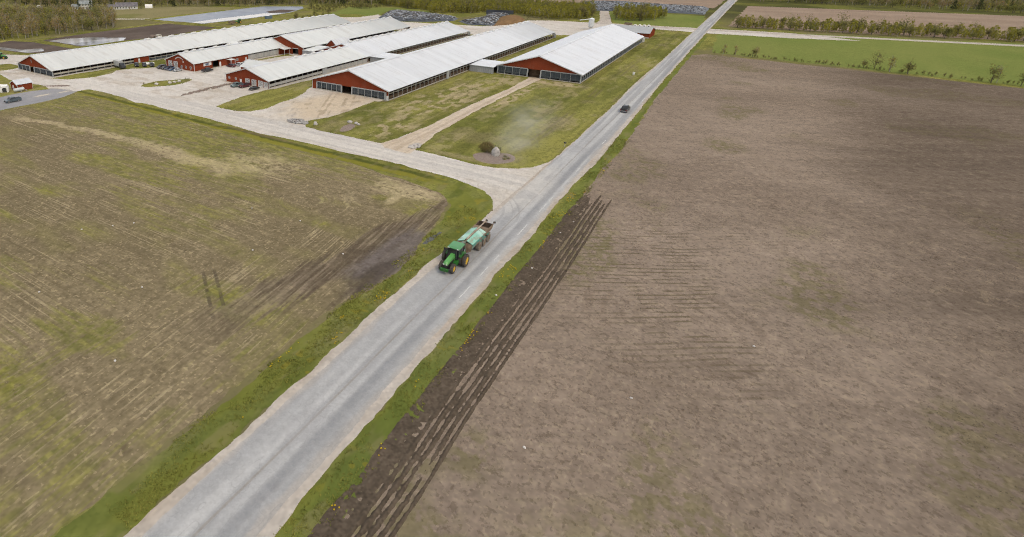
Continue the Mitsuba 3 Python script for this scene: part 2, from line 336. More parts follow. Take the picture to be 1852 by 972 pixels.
# ------------------------------------------------------------------ ground, fields, roads
ground = trimesh.creation.box((9000, 9000, 2)); ground.apply_translation((-300, 3500, -1))
struct('ground', ground, 'mat_ground')
ROAD_L, ROAD_R = -39.6, -28.5
sheet('left_field', [(-210, -60), (-46.5, -60), (-45.6, 65), (-44.5, 72.1), (-43.3, 80.7), (-43.6, 88.5), (-45.8, 94.8), (-46.7, 102.5), (-48.4, 112.7), (-51.1, 115.6), (-53.1, 118.2),
      (-61, 119.7), (-68.6, 120.6), (-80.5, 121.9), (-100.2, 122.1), (-118.9, 120.9), (-144.2, 123.2), (-166, 123), (-189, 123.9), (-206, 123.6), (-210.5, 120)], 'mat_soil_field', .004, .7, .8, 1)
sheet('verge_left', [(-46.5, -60), (-40.2, -60), (-40, 60), (-40, 69), (-40.2, 78.5), (-40, 85.6), (-39.5, 95), (-39.2, 110.7), (-39.8, 116.4), (-41.5, 120.8), (-44.9, 124.3), (-50, 127.1), (-56.3, 127.9),
      (-69.7, 128.7), (-88.6, 128), (-109, 127.8), (-119.5, 126.9), (-134.4, 128), (-150, 128.8), (-165.5, 128), (-180, 129), (-184.2, 127.2), (-187, 126.8), (-190, 128.9), (-206.8, 130.3), (-216.9, 128.9), (-216.2, 124), (-210, 122.6), (-189, 123.2), (-166, 122.3), (-144.2, 122.6),
      (-118.9, 120.2), (-100.2, 121.4), (-80.5, 121.2), (-68.6, 119.9), (-61, 119), (-53, 117.5), (-50.5, 115.2), (-47.8, 112.3), (-46.1, 102.5), (-45.2, 94.8), (-43, 88.5), (-42.7, 80.7), (-44, 72), (-45, 65)],
      'mat_verge', .010, .45, .6, 2)
sheet('right_field', [(-25.6, -60), (130, -60), (150, 90), (165, 330), (110, 372), (-20, 392), (-27.5, 380), (-26.6, 284), (-26.2, 234), (-25, 186), (-25.5, 153), (-25.5, 108), (-24.4, 87), (-24.2, 70)], 'mat_bare_field', .004, .8, 1.2, 3)
sheet('verge_right', [(-28.4, -60), (-24.6, -60), (-24, 60), (-24.2, 80.7), (-24.6, 90), (-25.4, 108), (-25.4, 134), (-25.5, 152.8), (-24.8, 186), (-26.3, 234), (-26.6, 284), (-26, 480), (-29.4, 480), (-29, 295), (-28.4, 228), (-28.1, 170), (-28.9, 141), (-28.9, 125), (-28.4, 107), (-28.6, 94), (-28.5, 78)], 'mat_verge', .009, .4, .6, 4)
sheet('lawn', [(-38.5, 500), (-37.2, 348), (-38.3, 282), (-37.6, 221), (-37.7, 178), (-37.9, 165.7), (-38.6, 155), (-40.8, 148.3), (-43.5, 144.9), (-48.3, 142), (-54.5, 140.9), (-61.8, 141.4), (-69.4, 141.9), (-72.5, 141.4), (-73.9, 144.4), (-73.6, 147.5), (-74.7, 152), (-75.5, 170), (-75.9, 191), (-75.5, 220), (-74.8, 245), (-74.4, 262),
      (-57.2, 264), (-57.2, 420), (-56, 500)], 'mat_lawn', .012, .5, .8, 5)
sheet('lawn', [(-79, 262.5), (-95.2, 263), (-107.6, 262), (-108.2, 185), (-112.7, 184), (-112.4, 165), (-113, 155.4), (-116, 147.4), (-114.1, 142.9), (-112.2, 140.7), (-102.2, 140.8), (-91.3, 141.2), (-84.6, 141.4), (-83.0, 143), (-82.5, 147.2), (-81.0, 164.5), (-81.2, 199.5), (-79.2, 236)], 'mat_lawn', .012, .5, .8, 6)
sheet('lawn', [(-155, 141.6), (-156.3, 146.4), (-157.8, 156.8), (-158.6, 172), (-156.8, 178.4), (-155.5, 203), (-153, 300), (-153, 380), (-147, 380), (-146.2, 203), (-146.4, 188), (-141.6, 175.5), (-139.6, 161.2), (-138, 150.2), (-139.6, 143.8), (-146, 141.2), (-152, 140.7)], 'mat_lawn', .012, .7, .8, 7)
sheet('lawn', [(-108, 277), (-95.4, 277), (-95.4, 425), (-108, 425)], 'mat_lawn', .010, .4, 1, 8)
sheet('lawn', [(-249.5, 131), (-241.4, 134.5), (-237, 145), (-237.8, 153.4), (-241.5, 159.7), (-239.9, 166.8), (-233, 176), (-232, 181), (-231.4, 230), (-249, 232)], 'mat_lawn', .012, .7, .8, 9)
sheet('lawn', [(-262, 100), (-262, 118), (-252.4, 116.1), (-246.7, 116.1), (-242, 119.2), (-236.5, 122.4), (-231.5, 113.5), (-232, 112.4), (-232.8, 108.3), (-232, 95)], 'mat_lawn', .012, .5, .8, 10)
sheet('lawn', [(-300, 112), (-284, 124), (-283.5, 133), (-286, 139), (-298, 138), (-310, 118)], 'mat_lawn', .012, .6, .9, 11)
sheet('lawn', smooth_poly([(-206.3, 146.7), (-204.5, 145.3), (-200.6, 146.0), (-196.1, 152.6), (-195, 159.4), (-197.0, 168), (-200, 168), (-203.7, 163.3), (-207, 158.2), (-207.4, 151.5)], 2), 'mat_verge', .016, .5, .5, 12)
sheet('lawn', [(-209.5, 216), (-207.5, 216), (-205, 240), (-201, 243), (-208.3, 246)], 'mat_lawn', .012, .4, .8, 13)
sheet('gravel_yard', [(-217, 123.4), (-217, 129.5), (-206.8, 130), (-192, 128.9), (-182.8, 127), (-165, 127.8), (-134.4, 127.6), (-119.5, 126.3), (-109, 127.4), (-88.6, 127.5), (-69.7, 128.2), (-56.3, 127.4), (-50, 126.6), (-44.9, 123.8), (-41, 120), (-38.8, 114), (-38.6, 100),
      (-35.5, 96), (-35.5, 175), (-38, 158), (-40.5, 150), (-110, 160), (-111, 191), (-146.5, 191), (-147, 205), (-153, 262), (-236, 262), (-249, 200), (-251, 135), (-282, 135), (-284, 146), (-322, 150), (-330, 146), (-330, 122), (-303, 117), (-284, 124), (-262, 119), (-236.3, 122), (-231, 120)], 'mat_gravel', .008, .5, .8, 14)
sheet('gravel_track', [(-284, 140), (-284, 378), (-296, 380), (-316, 330), (-312, 250), (-307, 190), (-316, 158), (-330, 146)], 'mat_gravel', .008, .8, 1, 15)
sheet('gravel_apron', [(-301, 415), (-282, 432), (-281, 460), (-250, 425), (-232, 424), (-190, 434), (-172, 436), (-160, 462), (-157, 500), (-139.5, 512), (-106, 519), (-60, 527), (20, 540), (60, 520), (20, 506), (-26, 500), (-56, 502), (-64, 504), (-90, 478), (-97, 440), (-100, 424), (-130, 416), (-152, 404), (-152, 386), (-190, 386), (-196, 375), (-240, 378), (-248, 376)], 'mat_gravel', .009, 1.0, 1.5, 16)
sheet('farm_lane', [(-80.8, 138), (-72.5, 138), (-73.3, 147), (-74.8, 160), (-75.9, 190), (-75.6, 220), (-74.5, 252), (-74.4, 266), (-79.8, 266), (-78.9, 236), (-81, 199.5), (-80.8, 164.5), (-82, 150), (-84, 141)], 'mat_lane', .016, .35, .7, 17)
sheet('far_lane', [(-129, 632), (-121.5, 636), (-100, 540), (-94, 514), (-106, 508), (-109, 540)], 'mat_shoulder', .013, .5, 1.5, 18)
sheet('road_shoulder', [(-39.9, -60), (-28.4, -60), (-28.5, 78), (-28.6, 94), (-28.3, 107), (-28.8, 125), (-28.9, 141), (-28.0, 158), (-28.0, 185), (-28.4, 228), (-29, 295), (-28.5, 480), (-27, 700), (-20, 1500), (-32, 1500), (-36, 700), (-37, 480), (-37.3, 348), (-38.4, 282), (-37.7, 221), (-37.8, 178), (-38, 166), (-39.5, 100), (-40.2, 85), (-40.2, 78), (-40, 69)], 'mat_shoulder', .014, .3, .6, 19)
sheet('road', [(-38.9, -60), (-29.75, -60), (-29.7, 78), (-29.7, 141), (-29.4, 185), (-29.6, 228), (-29.9, 295), (-29.3, 480), (-28, 700), (-21, 1500), (-31, 1500), (-35.2, 700), (-36.4, 480), (-36.6, 348), (-37.4, 282), (-37.2, 221), (-37.5, 178), (-38.0, 150), (-38.3, 100), (-38.8, 78)], 'mat_asphalt', .020, .22, .5, 20)
sheet('cross_road', [(-90, 521), (-58, 524), (-30, 527), (40, 540), (300, 600), (302, 590), (40, 530), (-30, 517), (-56, 514), (-90, 512)], 'mat_shoulder', .017, .3, 1.5, 21)
sheet('side_road', [(-232.5, -60), (-231.4, 101), (-232.4, 108), (-232, 113.3), (-229.1, 121.5), (-223, 124), (-217, 124.6), (-212.4, 116), (-211.2, 104.8), (-211.5, 98), (-212.5, -60)], 'mat_old_asphalt', .018, .3, .8, 22)
sheet('dirt_patch', smooth_poly([(-100.5, 142.4), (-98.4, 145.2), (-99.3, 151.5), (-102.6, 153.6), (-103.4, 148.7)], 2), 'mat_mulch', .018, .3, .4, 23)
sheet('mulch_bed', smooth_poly([(-57.4, 146.6), (-58, 150), (-53, 154.2), (-48.7, 155), (-46.3, 151.7), (-47.2, 146.6), (-50.5, 143.8), (-54, 143.6)], 2), 'mat_mulch', .020, .25, .4, 24)
sheet('dirt_patch', smooth_poly([(-236.5, 121), (-231.8, 123.6), (-228, 128), (-230, 129), (-235, 125.5), (-238, 121)], 1), 'mat_mulch', .018, .4, .5, 25)
sheet('ditch_water', smooth_poly([(-44.5, 92.6), (-44.4, 96), (-43.9, 99.4), (-43.6, 98.1), (-43.9, 94.3), (-44.1, 92.2)], 1), 'mat_ditch_water', .016, .35, .3, 27)
# lagoons: sunken floors would hide behind their own banks from here, so they lie a little below grassed banks
for nm, pts, mt, z, sd in [
    ('lagoon_floor', [(-372, 163), (-376, 176), (-358, 183), (-330, 186), (-316, 184), (-313, 171), (-317, 160), (-327.3, 157), (-352, 155)], 'mat_sludge', .012, 31),
    ('lagoon_water', [(-366, 158.9), (-352, 161), (-337, 163.6), (-331.8, 173), (-322, 168), (-324, 160.4), (-335, 158), (-352, 156.9)], 'mat_water', .018, 32),
    ('lagoon_floor', [(-363, 190), (-371, 227.4), (-373, 295), (-334.4, 303), (-324, 304), (-320, 284), (-315, 241), (-319, 222), (-319.5, 189), (-355, 188)], 'mat_sludge', .012, 33),
    ('lagoon_water', [(-356, 191), (-358, 201), (-351, 216), (-331, 229), (-322.5, 221), (-320, 195), (-326.6, 191.6)], 'mat_water', .018, 34),
    ('lagoon_liner', [(-404, 305), (-413, 398), (-417, 453), (-385, 480), (-371, 464), (-352, 416), (-347, 355), (-349, 312)], 'mat_liner', .012, 35),
    ('lagoon_ice', [(-365, 311.5), (-367.9, 362), (-367.8, 404), (-354.5, 412), (-350.2, 355), (-352.9, 314)], 'mat_ice', .020, 36),
    ('lagoon_sludge', [(-378, 416), (-380, 438), (-366, 446), (-356, 420), (-366, 408)], 'mat_sludge', .018, 37)]:
    sheet(nm, pts, mt, z, .8, 1.2, sd)
def berm(ring, w, h, seed, mat='mat_lawn', name='lagoon_bank'):
    """a low grassed bank round an outline"""
    ring = sg.Polygon(ring).exterior; n = int(ring.length / 3); v = []
    for i in range(n):
        a = ring.interpolate(i / n, True); b = ring.interpolate(((i + .5) / n) % 1, True)
        t = np.array([b.x - a.x, b.y - a.y]); t /= np.linalg.norm(t); nn = np.array([t[1], -t[0]])
        hh = h * (.8 + .4 * vnoise([a.x / 9, a.y / 9, seed]))
        for s, z in ((-.7, -.05), (-.25, hh), (.25, hh), (1.0, -.05)):
            q = np.array([a.x, a.y]) + nn * s * w * (1 if ring.is_ccw else -1) * (.85 + .3 * vnoise([a.x / 4, a.y / 4, seed + 2])); v.append([*q, z])
    f = []
    for i in range(n):
        j = (i + 1) % n
        for k in range(3): f += [[4 * i + k, 4 * j + k, 4 * j + k + 1], [4 * i + k, 4 * j + k + 1, 4 * i + k + 1]]
    m = trimesh.Trimesh(v, f, process=False)
    if m.face_normals[:, 2].mean() < 0: m.invert()
    struct(name, m, mat, True)
berm([(-375, 162), (-379, 177), (-358, 185.5), (-330, 187), (-315, 186), (-311, 171), (-316, 158.5), (-327, 155), (-352, 153)], 3.2, .5, 1)
berm([(-365, 188), (-374, 227.4), (-376, 297), (-334.4, 306), (-322, 306), (-318, 284), (-313, 241), (-317, 222), (-317, 187), (-355, 186)], 4, .6, 2)
berm([(-407, 302), (-416, 398), (-420, 455), (-385, 483.5), (-369, 467), (-349, 418), (-344, 355), (-346, 309)], 4.5, .6, 3)
sheet('hay_field', [(-505, 306), (-497, 379), (-431, 430), (-421, 408), (-409, 310), (-426, 284), (-463, 296)], 'mat_farm_field', .006, 1.5, 2, 41)
sheet('sandy_strip', [(-430, 287), (-412, 303), (-409, 330), (-411, 360), (-413.5, 360), (-412.5, 330), (-415, 306), (-436, 291)], 'mat_gravel', .012, .8, 1, 42)
sheet('green_field', [(-318, 430), (-345, 507), (-308, 530), (-258, 518), (-247, 497), (-246, 492), (-283, 500), (-289, 486), (-272, 440), (-299, 452)], 'mat_green_field', .006, 1.2, 2, 43)
sheet('tilled_field', [(-300, 690), (-215, 662), (-165, 735), (-84, 745), (-40, 742), (-36, 1000), (-420, 1000)], 'mat_pink_soil', .006, 1.5, 4, 44)
sheet('green_field', [(-120, 640), (-40, 640), (-36, 560), (-36, 530), (-92, 526), (-100, 545), (-116, 610)], 'mat_green_field', .005, 1.2, 2, 45)
sheet('hay_field', [(-18, 400), (110, 378), (170, 336), (420, 420), (420, 640), (40, 545), (-22, 520)], 'mat_green_field', .005, 1.2, 3, 46)
sheet('tilled_field', [(-18, 560), (60, 570), (310, 625), (300, 860), (-12, 800)], 'mat_pink_soil', .005, 1.2, 3, 47)
sheet('hay_field', [(152, 60), (300, 60), (420, 250), (420, 410), (176, 326), (166, 200)], 'mat_farm_field', .005, 1.2, 3, 48)
# ploughed strip beside the right verge, with real furrows
nx, ny = 100, 1500
xs, ys = np.linspace(-26.2, -18.2, nx), np.linspace(-30, 143, ny)
X, Y = np.meshgrid(xs, ys)
Xw = X + .35 * (vnoise(np.stack([X * 0, Y / 14, X * 0], -1), 4) - .5)
ridge = np.cos(2 * np.pi * (Xw + 19) / .88)
deep = np.clip((Xw + 23.3) / 1.2, 0, 1)
edge = np.clip((-18.6 - Xw) / .5, 0, 1) * np.clip((Xw + 26.1) / .5, 0, 1) * np.clip((137 + 10 * (vnoise(np.stack([X * 1.1, X * 0, X * 0], -1), 14) - .4) - Y) / 6, 0, 1)
edge *= np.clip((Xw + 25.6 + .7 * vnoise(np.stack([X / 2, Y / 5, X * 0], -1), 6) - np.clip((Y - 110) / 60, 0, 1)) * 2, 0, 1)
Z = -.10 + edge * (.15 + .115 * ridge * deep * (.7 + .6 * vnoise(np.stack([X, Y / 2.5, X * 0], -1), 8)) + .12 * (vnoise(np.stack([X * 2.2, Y * 2.2, X * 0], -1), 5) - .5) + .10 * (vnoise(np.stack([X * .8, Y * .5, X * 0], -1), 9) - .3))
Z -= (vnoise(np.stack([X * .5, Y * .13, X * 0], -1), 12) > .72) * deep * .09
idx = np.arange(nx * ny).reshape(ny, nx)
F = np.concatenate([np.stack([idx[:-1, :-1], idx[:-1, 1:], idx[1:, 1:]], -1).reshape(-1, 3), np.stack([idx[:-1, :-1], idx[1:, 1:], idx[1:, :-1]], -1).reshape(-1, 3)])
struct('tilled_soil', trimesh.Trimesh(np.stack([X, Y, Z], -1).reshape(-1, 3), F, process=False), 'mat_tilled', True)
# worn white line along the right edge of the paving
flat('mat_paint', (.56, .56, .55))
ms, yy = [], 20.0
while yy < 330:
    L = 1.5 + 6 * rng.random(); xx = -30.9 + .0045 * (yy - 80)
    if rng.random() < .30: ms.append(box(xx, xx + .11, yy, yy + L, .021, .026))
    yy += L + .5 + 3 * rng.random()
k = obj('edge_line', cat(ms), 'mat_paint'); labels[k] = {'kind': 'structure'}
# ------------------------------------------------------------------ building materials
def steel_roof(c0, c1, y_reflect):  # far end painted greyer, as a grazing roof reflecting the dim horizon
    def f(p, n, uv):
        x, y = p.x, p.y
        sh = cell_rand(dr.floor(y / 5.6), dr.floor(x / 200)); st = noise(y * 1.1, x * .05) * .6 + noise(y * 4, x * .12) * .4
        c = mix(C(*c0), C(*c1), smoothstep(y_reflect - 60, y_reflect + 90, y + 40 * (fbm(x * .08, y * .03) - .5)))
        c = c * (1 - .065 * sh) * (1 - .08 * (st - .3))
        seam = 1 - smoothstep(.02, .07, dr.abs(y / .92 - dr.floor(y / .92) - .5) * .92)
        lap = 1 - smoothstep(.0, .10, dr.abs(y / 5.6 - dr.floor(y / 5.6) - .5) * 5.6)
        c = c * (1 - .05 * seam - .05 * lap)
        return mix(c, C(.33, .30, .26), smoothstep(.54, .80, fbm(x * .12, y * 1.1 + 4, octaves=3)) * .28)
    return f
for k, a, b, yo in [('mat_roof_pale', (.525, .55, .585), (.49, .515, .548), 430), ('mat_roof_mid', (.525, .55, .58), (.315, .33, .342), 365),
                    ('mat_roof_reflect', (.525, .545, .54), (.315, .33, .328), 325), ('mat_roof_reflect_early', (.53, .545, .535), (.315, .33, .322), 310)]:
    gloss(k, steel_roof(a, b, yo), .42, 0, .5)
def red_steel(p, n, uv):
    h = p.x + p.y
    rib = 1 - smoothstep(.03, .09, dr.abs(h / .46 - dr.floor(h / .46) - .5) * .46)
    c = mix(C(.205, .046, .022), C(.240, .060, .030), fbm(p.x * .3 + p.y * .2, p.z * .6, octaves=3)) * (1 - .22 * rib)
    return mix(c, C(.24, .10, .07), smoothstep(.5, .8, fbm(h * 1.5, p.z * .4 + 6, octaves=3)) * .25)
flat('mat_red', red_steel)
flat('mat_white_trim', lambda p, n, uv: C(.60, .60, .585) * speck(p, .5, .07))
flat('mat_grey_trim', lambda p, n, uv: C(.36, .375, .38) * speck(p, .6, .10))
flat('mat_concrete', lambda p, n, uv: mix(C(.36, .33, .285), C(.50, .475, .43), fbm(p.x * .7, p.y * .7, p.z * 2, octaves=3)) * speck(p, .3, .08))
flat('mat_barn_floor', lambda p, n, uv: mix(C(.09, .07, .05), C(.20, .165, .125), fbm(p.x * .5, p.y * .1, octaves=3)))
flat('mat_curtain', lambda p, n, uv: mix(C(.34, .34, .33), C(.45, .445, .43), noise((p.x + p.y) * 1.1, p.z * .4)) * (1 - .22 * (1 - smoothstep(.03, .12, dr.abs((p.y + p.x) / 1.22 - dr.floor((p.y + p.x) / 1.22) - .5)))))
flat('mat_mesh_curtain', lambda p, n, uv: mix(C(.040, .050, .058), C(.090, .102, .112), .6 * noise(p.x * 1.3, p.z * .5) + .4 * noise(p.x * 5, p.z * 1.5)))
flat('mat_pipe', (.16, .17, .175))
flat('mat_dark_steel', (.06, .06, .06))
flat('mat_interior', lambda p, n, uv: mix(C(.045, .032, .022), C(.12, .085, .06), noise(p.y * .7 + p.x, p.z * 1.5)))
flat('mat_plank', lambda p, n, uv: mix(C(.36, .34, .29), C(.46, .44, .39), noise(p.y * .5, p.z * 2)))
gloss('mat_pane', (.05, .065, .075), .08, 0, .6)
flat('mat_white_door', (.66, .66, .65))
flat('mat_siding', lambda p, n, uv: mix(C(.30, .31, .32), C(.40, .41, .42), noise(p.x * .4, p.z * .3)) * (1 - .2 * (1 - smoothstep(.05, .14, dr.abs((p.x + p.y) / .9 - dr.floor((p.x + p.y) / .9) - .5) * .9))))

# ------------------------------------------------------------------ long gabled barns
def gable_roof(t, x0, x1, y0, y1, ze, zr, xr, mat, oh=.6, og=.5, th=.14, cap=True):
    for xa, sgn in ((x0, -1), (x1, 1)):
        run = abs(xa - xr); dz = (zr - ze) / run * oh
        p = [(xa + sgn * oh, ze - dz), (xr, zr), (xr, zr + th), (xa + sgn * oh, ze - dz + th)]
        obj('roof', prism_y(p, y0 - og, y1 + og), mat, t)
        q = [(xa + sgn * (oh + .03), ze - dz - .03), (xr, zr - .03), (xr, zr - .26), (xa + sgn * (oh + .03), ze - dz - .26)]
        obj('fascia', prism_y(q, y0 - og - .06, y0 - og + .02), 'mat_white_trim', t)
    if cap:
        obj('ridge_cap', prism_y([(xr - .7, zr + th - .20), (xr - .55, zr + th + .13), (xr, zr + th + .28), (xr + .55, zr + th + .13), (xr + .7, zr + th - .20)], y0 - og, y1 + og), 'mat_roof_pale', t)
def ridge_vents(t, xr, zr, ys, L=2.2):
    v = mikit.ply(prism_y([(xr - .8, zr + .2), (xr - .75, zr + .62), (xr - .2, zr + .86), (xr + .2, zr + .86), (xr + .75, zr + .62), (xr + .8, zr + .2)], 0, L), 'mat_white_trim')
    for y in ys: obj('ridge_vent', v, 'mat_white_trim', t, at=T().translate([0, float(y), 0]))
def side_wall(t, x, y0, y1, ze, strips, sgn, bay=3.66, gap=()):
    """open long side: strips of (z0, z1, thickness, material, name)"""
    for z0, z1, th, mt, nm in strips:
        obj(nm, box(min(x, x - sgn * th), max(x, x - sgn * th), y0, y1, z0, z1), mt, t)
    n = max(2, int((y1 - y0) / bay)); ps = np.linspace(y0 + .1, y1 - .1, n + 1)
    obj('side_posts', cat([box(x - .10 - .12 * (sgn > 0), x + .10 + .12 * (sgn < 0), y - .09, y + .09, 0, ze) for y in ps]), 'mat_grey_trim', t, kind='stuff')
def stalls(t, x0, x1, y0, y1, dark_z=1.2):
    obj('floor', box(x0 + .3, x1 - .3, y0 + .3, y1 - .3, .02, .10), 'mat_barn_floor', t)
    ms = []
    for fx in (.08, .24, .42, .58, .76, .92):
        x = x0 + (x1 - x0) * fx
        ms.append(box(x - .08, x + .08, y0 + 2, y1 - 2, 1.05, 1.13)); ms.append(box(x - .9, x + .9, y0 + 2, y1 - 2, .10, .28))
        for y in np.arange(y0 + 3, y1 - 2, 2.44): ms.append(box(x - .9, x + .9, y - .04, y + .04, .85, .95)); ms.append(box(x - .05, x + .05, y - .05, y + .05, .1, 1.3))
    obj('stall_dividers', cat(ms), 'mat_interior', t, kind='stuff')
    ms = []
    for fx in (.33, .67):
        x = x0 + (x1 - x0) * fx
        for y in np.arange(y0 + 4, y1 - 2, 7.3): ms.append(box(x - .12, x + .12, y - .12, y + .12, 0, 4.6))
    obj('columns', cat(ms), 'mat_grey_trim', t, kind='stuff')
def truss_lines(t, x0, x1, y0, y1, ze, step=7.3):
    obj('roof_beams', cat([box(x0 + .2, x1 - .2, y - .1, y + .1, ze - .25, ze) for y in np.arange(y0 + step, y1 - 1, step)]), 'mat_plank', t, kind='stuff')
def gable(t, x0, x1, y, ze, zr, xr, zb, th=.18, name='gable', mat='mat_red', nib=None):
    pts = [(x0, zb), (x1, zb), (x1, ze), (xr, zr), (x0, ze)] if zb < ze - .02 else [(x0, ze), (x1, ze), (xr, zr)]
    return obj(name, prism_y(pts, y, y + th), mat, t)
def open_front(t, x0, x1, y, zt, door, nl, nr, rails=True):
    """front of mesh-curtained bays either side of a drive-through door"""
    for a, b, n in ((x0, door[0], nl), (door[1], x1, nr)):
        obj('header', box(a, b, y - .10, y + .14, zt - .02, zt + .34), 'mat_grey_trim', t)
        obj('sill', box(a, b, y - .25, y + .25, 0, .22), 'mat_concrete', t)
        es = np.linspace(a, b, n + 1)
        for i, e in enumerate(es):
            w = .26 if i in (0, n) else .07
            obj('post', box(e - w, e + w, y - .16, y + .12, 0, zt), 'mat_grey_trim', t)
        for i in range(n):
            p = obj('bay_curtain', box(es[i] + .15, es[i + 1] - .15, y + .02, y + .06, .5 + .25 * (i % 2), zt - .05), 'mat_mesh_curtain', t)
            ms = [box(es[i] + .12, es[i + 1] - .12, y - .05, y + .0, z, z + .07) for z in (1.3,)]
            ms += [box(xx - .03, xx + .03, y - .06, y + .01, .22, zt) for xx in [(es[i] + es[i + 1]) / 2]]
            obj('rail', cat(ms), 'mat_pipe', p)
def window(t, x, y, w, h, z, rot=0):
    """window in a front wall (rot 0, faces -y) or in a right-hand side wall (rot 1, faces +x)"""
    def b(a0, a1, d0, d1, z0, z1): return box(x + a0, x + a1, y + d0, y + d1, z0, z1) if not rot else box(x - d1, x - d0, y + a0, y + a1, z0, z1)
    k = obj('window', cat([b(-w / 2, w / 2, -.07, .02, z + h - .13, z + h), b(-w / 2, w / 2, -.07, .02, z, z + .13), b(-w / 2, -w / 2 + .13, -.068, .02, z, z + h), b(w / 2 - .13, w / 2, -.068, .02, z, z + h), b(-w / 2, w / 2, -.06, .02, z + h / 2 - .04, z + h / 2 + .04)]), 'mat_white_trim', t)
    obj('pane', b(-w / 2 + .1, w / 2 - .1, -.03, .0, z + .1, z + h - .1), 'mat_pane', k); return k
def overhead_door(t, x, y, w, h):
    k = obj('overhead_door', cat([box(x - w / 2, x - w / 2 + .16, y - .09, y + .02, 0, h + .16), box(x + w / 2 - .16, x + w / 2, y - .09, y + .02, 0, h + .16), box(x - w / 2, x + w / 2, y - .088, y + .02, h, h + .16)]), 'mat_white_trim', t)
    n, m = 4, 6
    for i in range(n):
        for j in range(m):
            a0 = x - w / 2 + .2 + (w - .4) * i / n; z0 = .1 + (h - .1) * j / m
            obj('pane', box(a0 + .09, a0 + (w - .4) / n - .03, y - .035, y + .0, z0 + .12, z0 + (h - .1) / m - .03), 'mat_pane' if j > 0 else 'mat_white_door', k)
    obj('door_grid', cat([box(x - w / 2 + .15 + (w - .4) * i / n - .02, x - w / 2 + .15 + (w - .4) * i / n + .16, y - .06, y - .036, .05, h) for i in range(n + 1)] + [box(x - w / 2 + .1, x + w / 2 - .1, y - .062, y - .037, .05 + (h - .1) * j / m - .02, .05 + (h - .1) * j / m + .14) for j in range(m + 1)]), 'mat_white_trim', k)
def side_door(t, x, y, w, h, face='y', mat='mat_white_door'):
    if face == 'y':
        k = obj('door', box(x - w / 2, x + w / 2, y - .08, y + .0, .05, h), mat, t)
        obj('handle', box(x + w * .3, x + w * .38, y - .14, y - .08, 1.0, 1.1), 'mat_dark_steel', k)
    else:
        k = obj('door', box(x, x + .08, y - w / 2, y + w / 2, .05, h), mat, t)
        obj('handle', box(x + .08, x + .14, y + w * .3, y + w * .38, 1.0, 1.1), 'mat_dark_steel', k)

# barn nearest the road
t = thing('barn', 'white roofed open-sided cattle barn nearest the main road, red gable above dark curtained bays', 'barn', 'long cattle barns')
x0, x1, y0, y1, ze, zr, xr = -95.2, -57.5, 265.5, 419, 4.0, 10.1, -76.4
gable_roof(t, x0, x1, y0, y1, ze, zr, xr, 'mat_roof_pale', .7, .7)
gable(t, x0, x1, y0, ze, zr, xr, ze); gable(t, x0, x1, y1 - .2, ze, zr, xr, 2.6)
open_front(t, x0 + .1, x1 - .1, y0, 3.62, (-81.0, -75.0), 4, 4)
obj('door_header', box(-81, -75, y0 - .04, y0 + .1, 3.75, 3.98), 'mat_red', t)
obj('dim_entrance_panel', box(-80.7, -75.3, y0 + 1.6, y0 + 1.7, .1, 3.7), 'mat_interior', t, label='dark panel in place of the dim interior in the barn entrance')  # dark sheet set back in the opening, painted for the unlit interior
for x, s in ((x1, 1), (x0, -1)):
    side_wall(t, x, y0, y1, ze, [(0, .45, .25, 'mat_concrete', 'kerb_wall'), (1.05, 1.12, .08, 'mat_pipe', 'side_rail'), (1.75, 1.82, .08, 'mat_pipe', 'side_rail'), (.5, 2.0, .03, 'mat_mesh_curtain', 'side_curtain'), (2.75, 3.0, .2, 'mat_curtain', 'curtain_roll'), (3.75, 3.95, .25, 'mat_grey_trim', 'eave_beam')], s)
stalls(t, x0, x1, y0, y1); truss_lines(t, x0, x1, y0, y1, 4.0)
obj('corner_bracing', cat([box(x1 - .3, x1 + .4, y1 - .6, y1 + 1.6, .2, 3.4), box(x1 + .1, x1 + 1.2, y1 + .3, y1 + 1.4, .3, 2.8)]), 'mat_white_trim', t)

# barn with muddy forecourt
t = thing('barn', 'long white roofed cattle barn with wide red gable above a muddy forecourt', 'barn', 'long cattle barns')
x0, x1, y0, y1, ze, zr, xr = -145.4, -108.7, 187.3, 404, 3.95, 9.7, -127.0
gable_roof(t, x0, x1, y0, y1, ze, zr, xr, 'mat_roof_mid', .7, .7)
obj('gable', prism_y([(x0, 0), (x0 + 2.1, 0), (x0 + 2.1, 3.2), (x1 - 1.2, 3.2), (x1, 3.2), (x1, ze), (xr, zr), (x0, ze)], y0, y0 + .18), 'mat_red', t)
gable(t, x0, x1, y1 - .2, ze, zr, xr, 2.6)
open_front(t, x0 + 2.3, x1 - 1.5, y0 - .02, 2.98, (-130.6, -125.6), 5, 5)
obj('header', box(-130.6, -125.6, y0 - .06, y0 + .1, 3.02, 3.3), 'mat_red', t)
obj('corner_post', box(x1 - 1.45, x1 - .85, y0 - .25, y0 + .2, 0, 3.3), 'mat_grey_trim', t)
obj('wall', box(x1 - .85, x1, y0 - .02, y0 + .16, 1.9, 3.18), 'mat_red', t)
side_door(t, x1 - .43, y0 - .02, .8, 1.9)
obj('corner_trim', box(x0 - .12, x0 + .12, y0 - .12, y0 + .05, 0, ze), 'mat_white_trim', t)
for x, s in ((x1, 1), (x0, -1)):
    side_wall(t, x, y0, y1, ze, [(0, .40, .25, 'mat_concrete', 'kerb_wall'), (1.0, 1.07, .08, 'mat_pipe', 'side_rail'), (.45, 1.9, .03, 'mat_interior', 'dim_interior_strip'), (2.55, 2.75, .2, 'mat_plank', 'curtain_roll'), (3.7, 3.9, .25, 'mat_grey_trim', 'eave_beam')], s)  # thin brown sheet painted dark in place of the dim interior behind
obj('utility_box', box(x1 + .02, x1 + .55, 238, 240.2, .1, 3.6), 'mat_grey_trim', t)
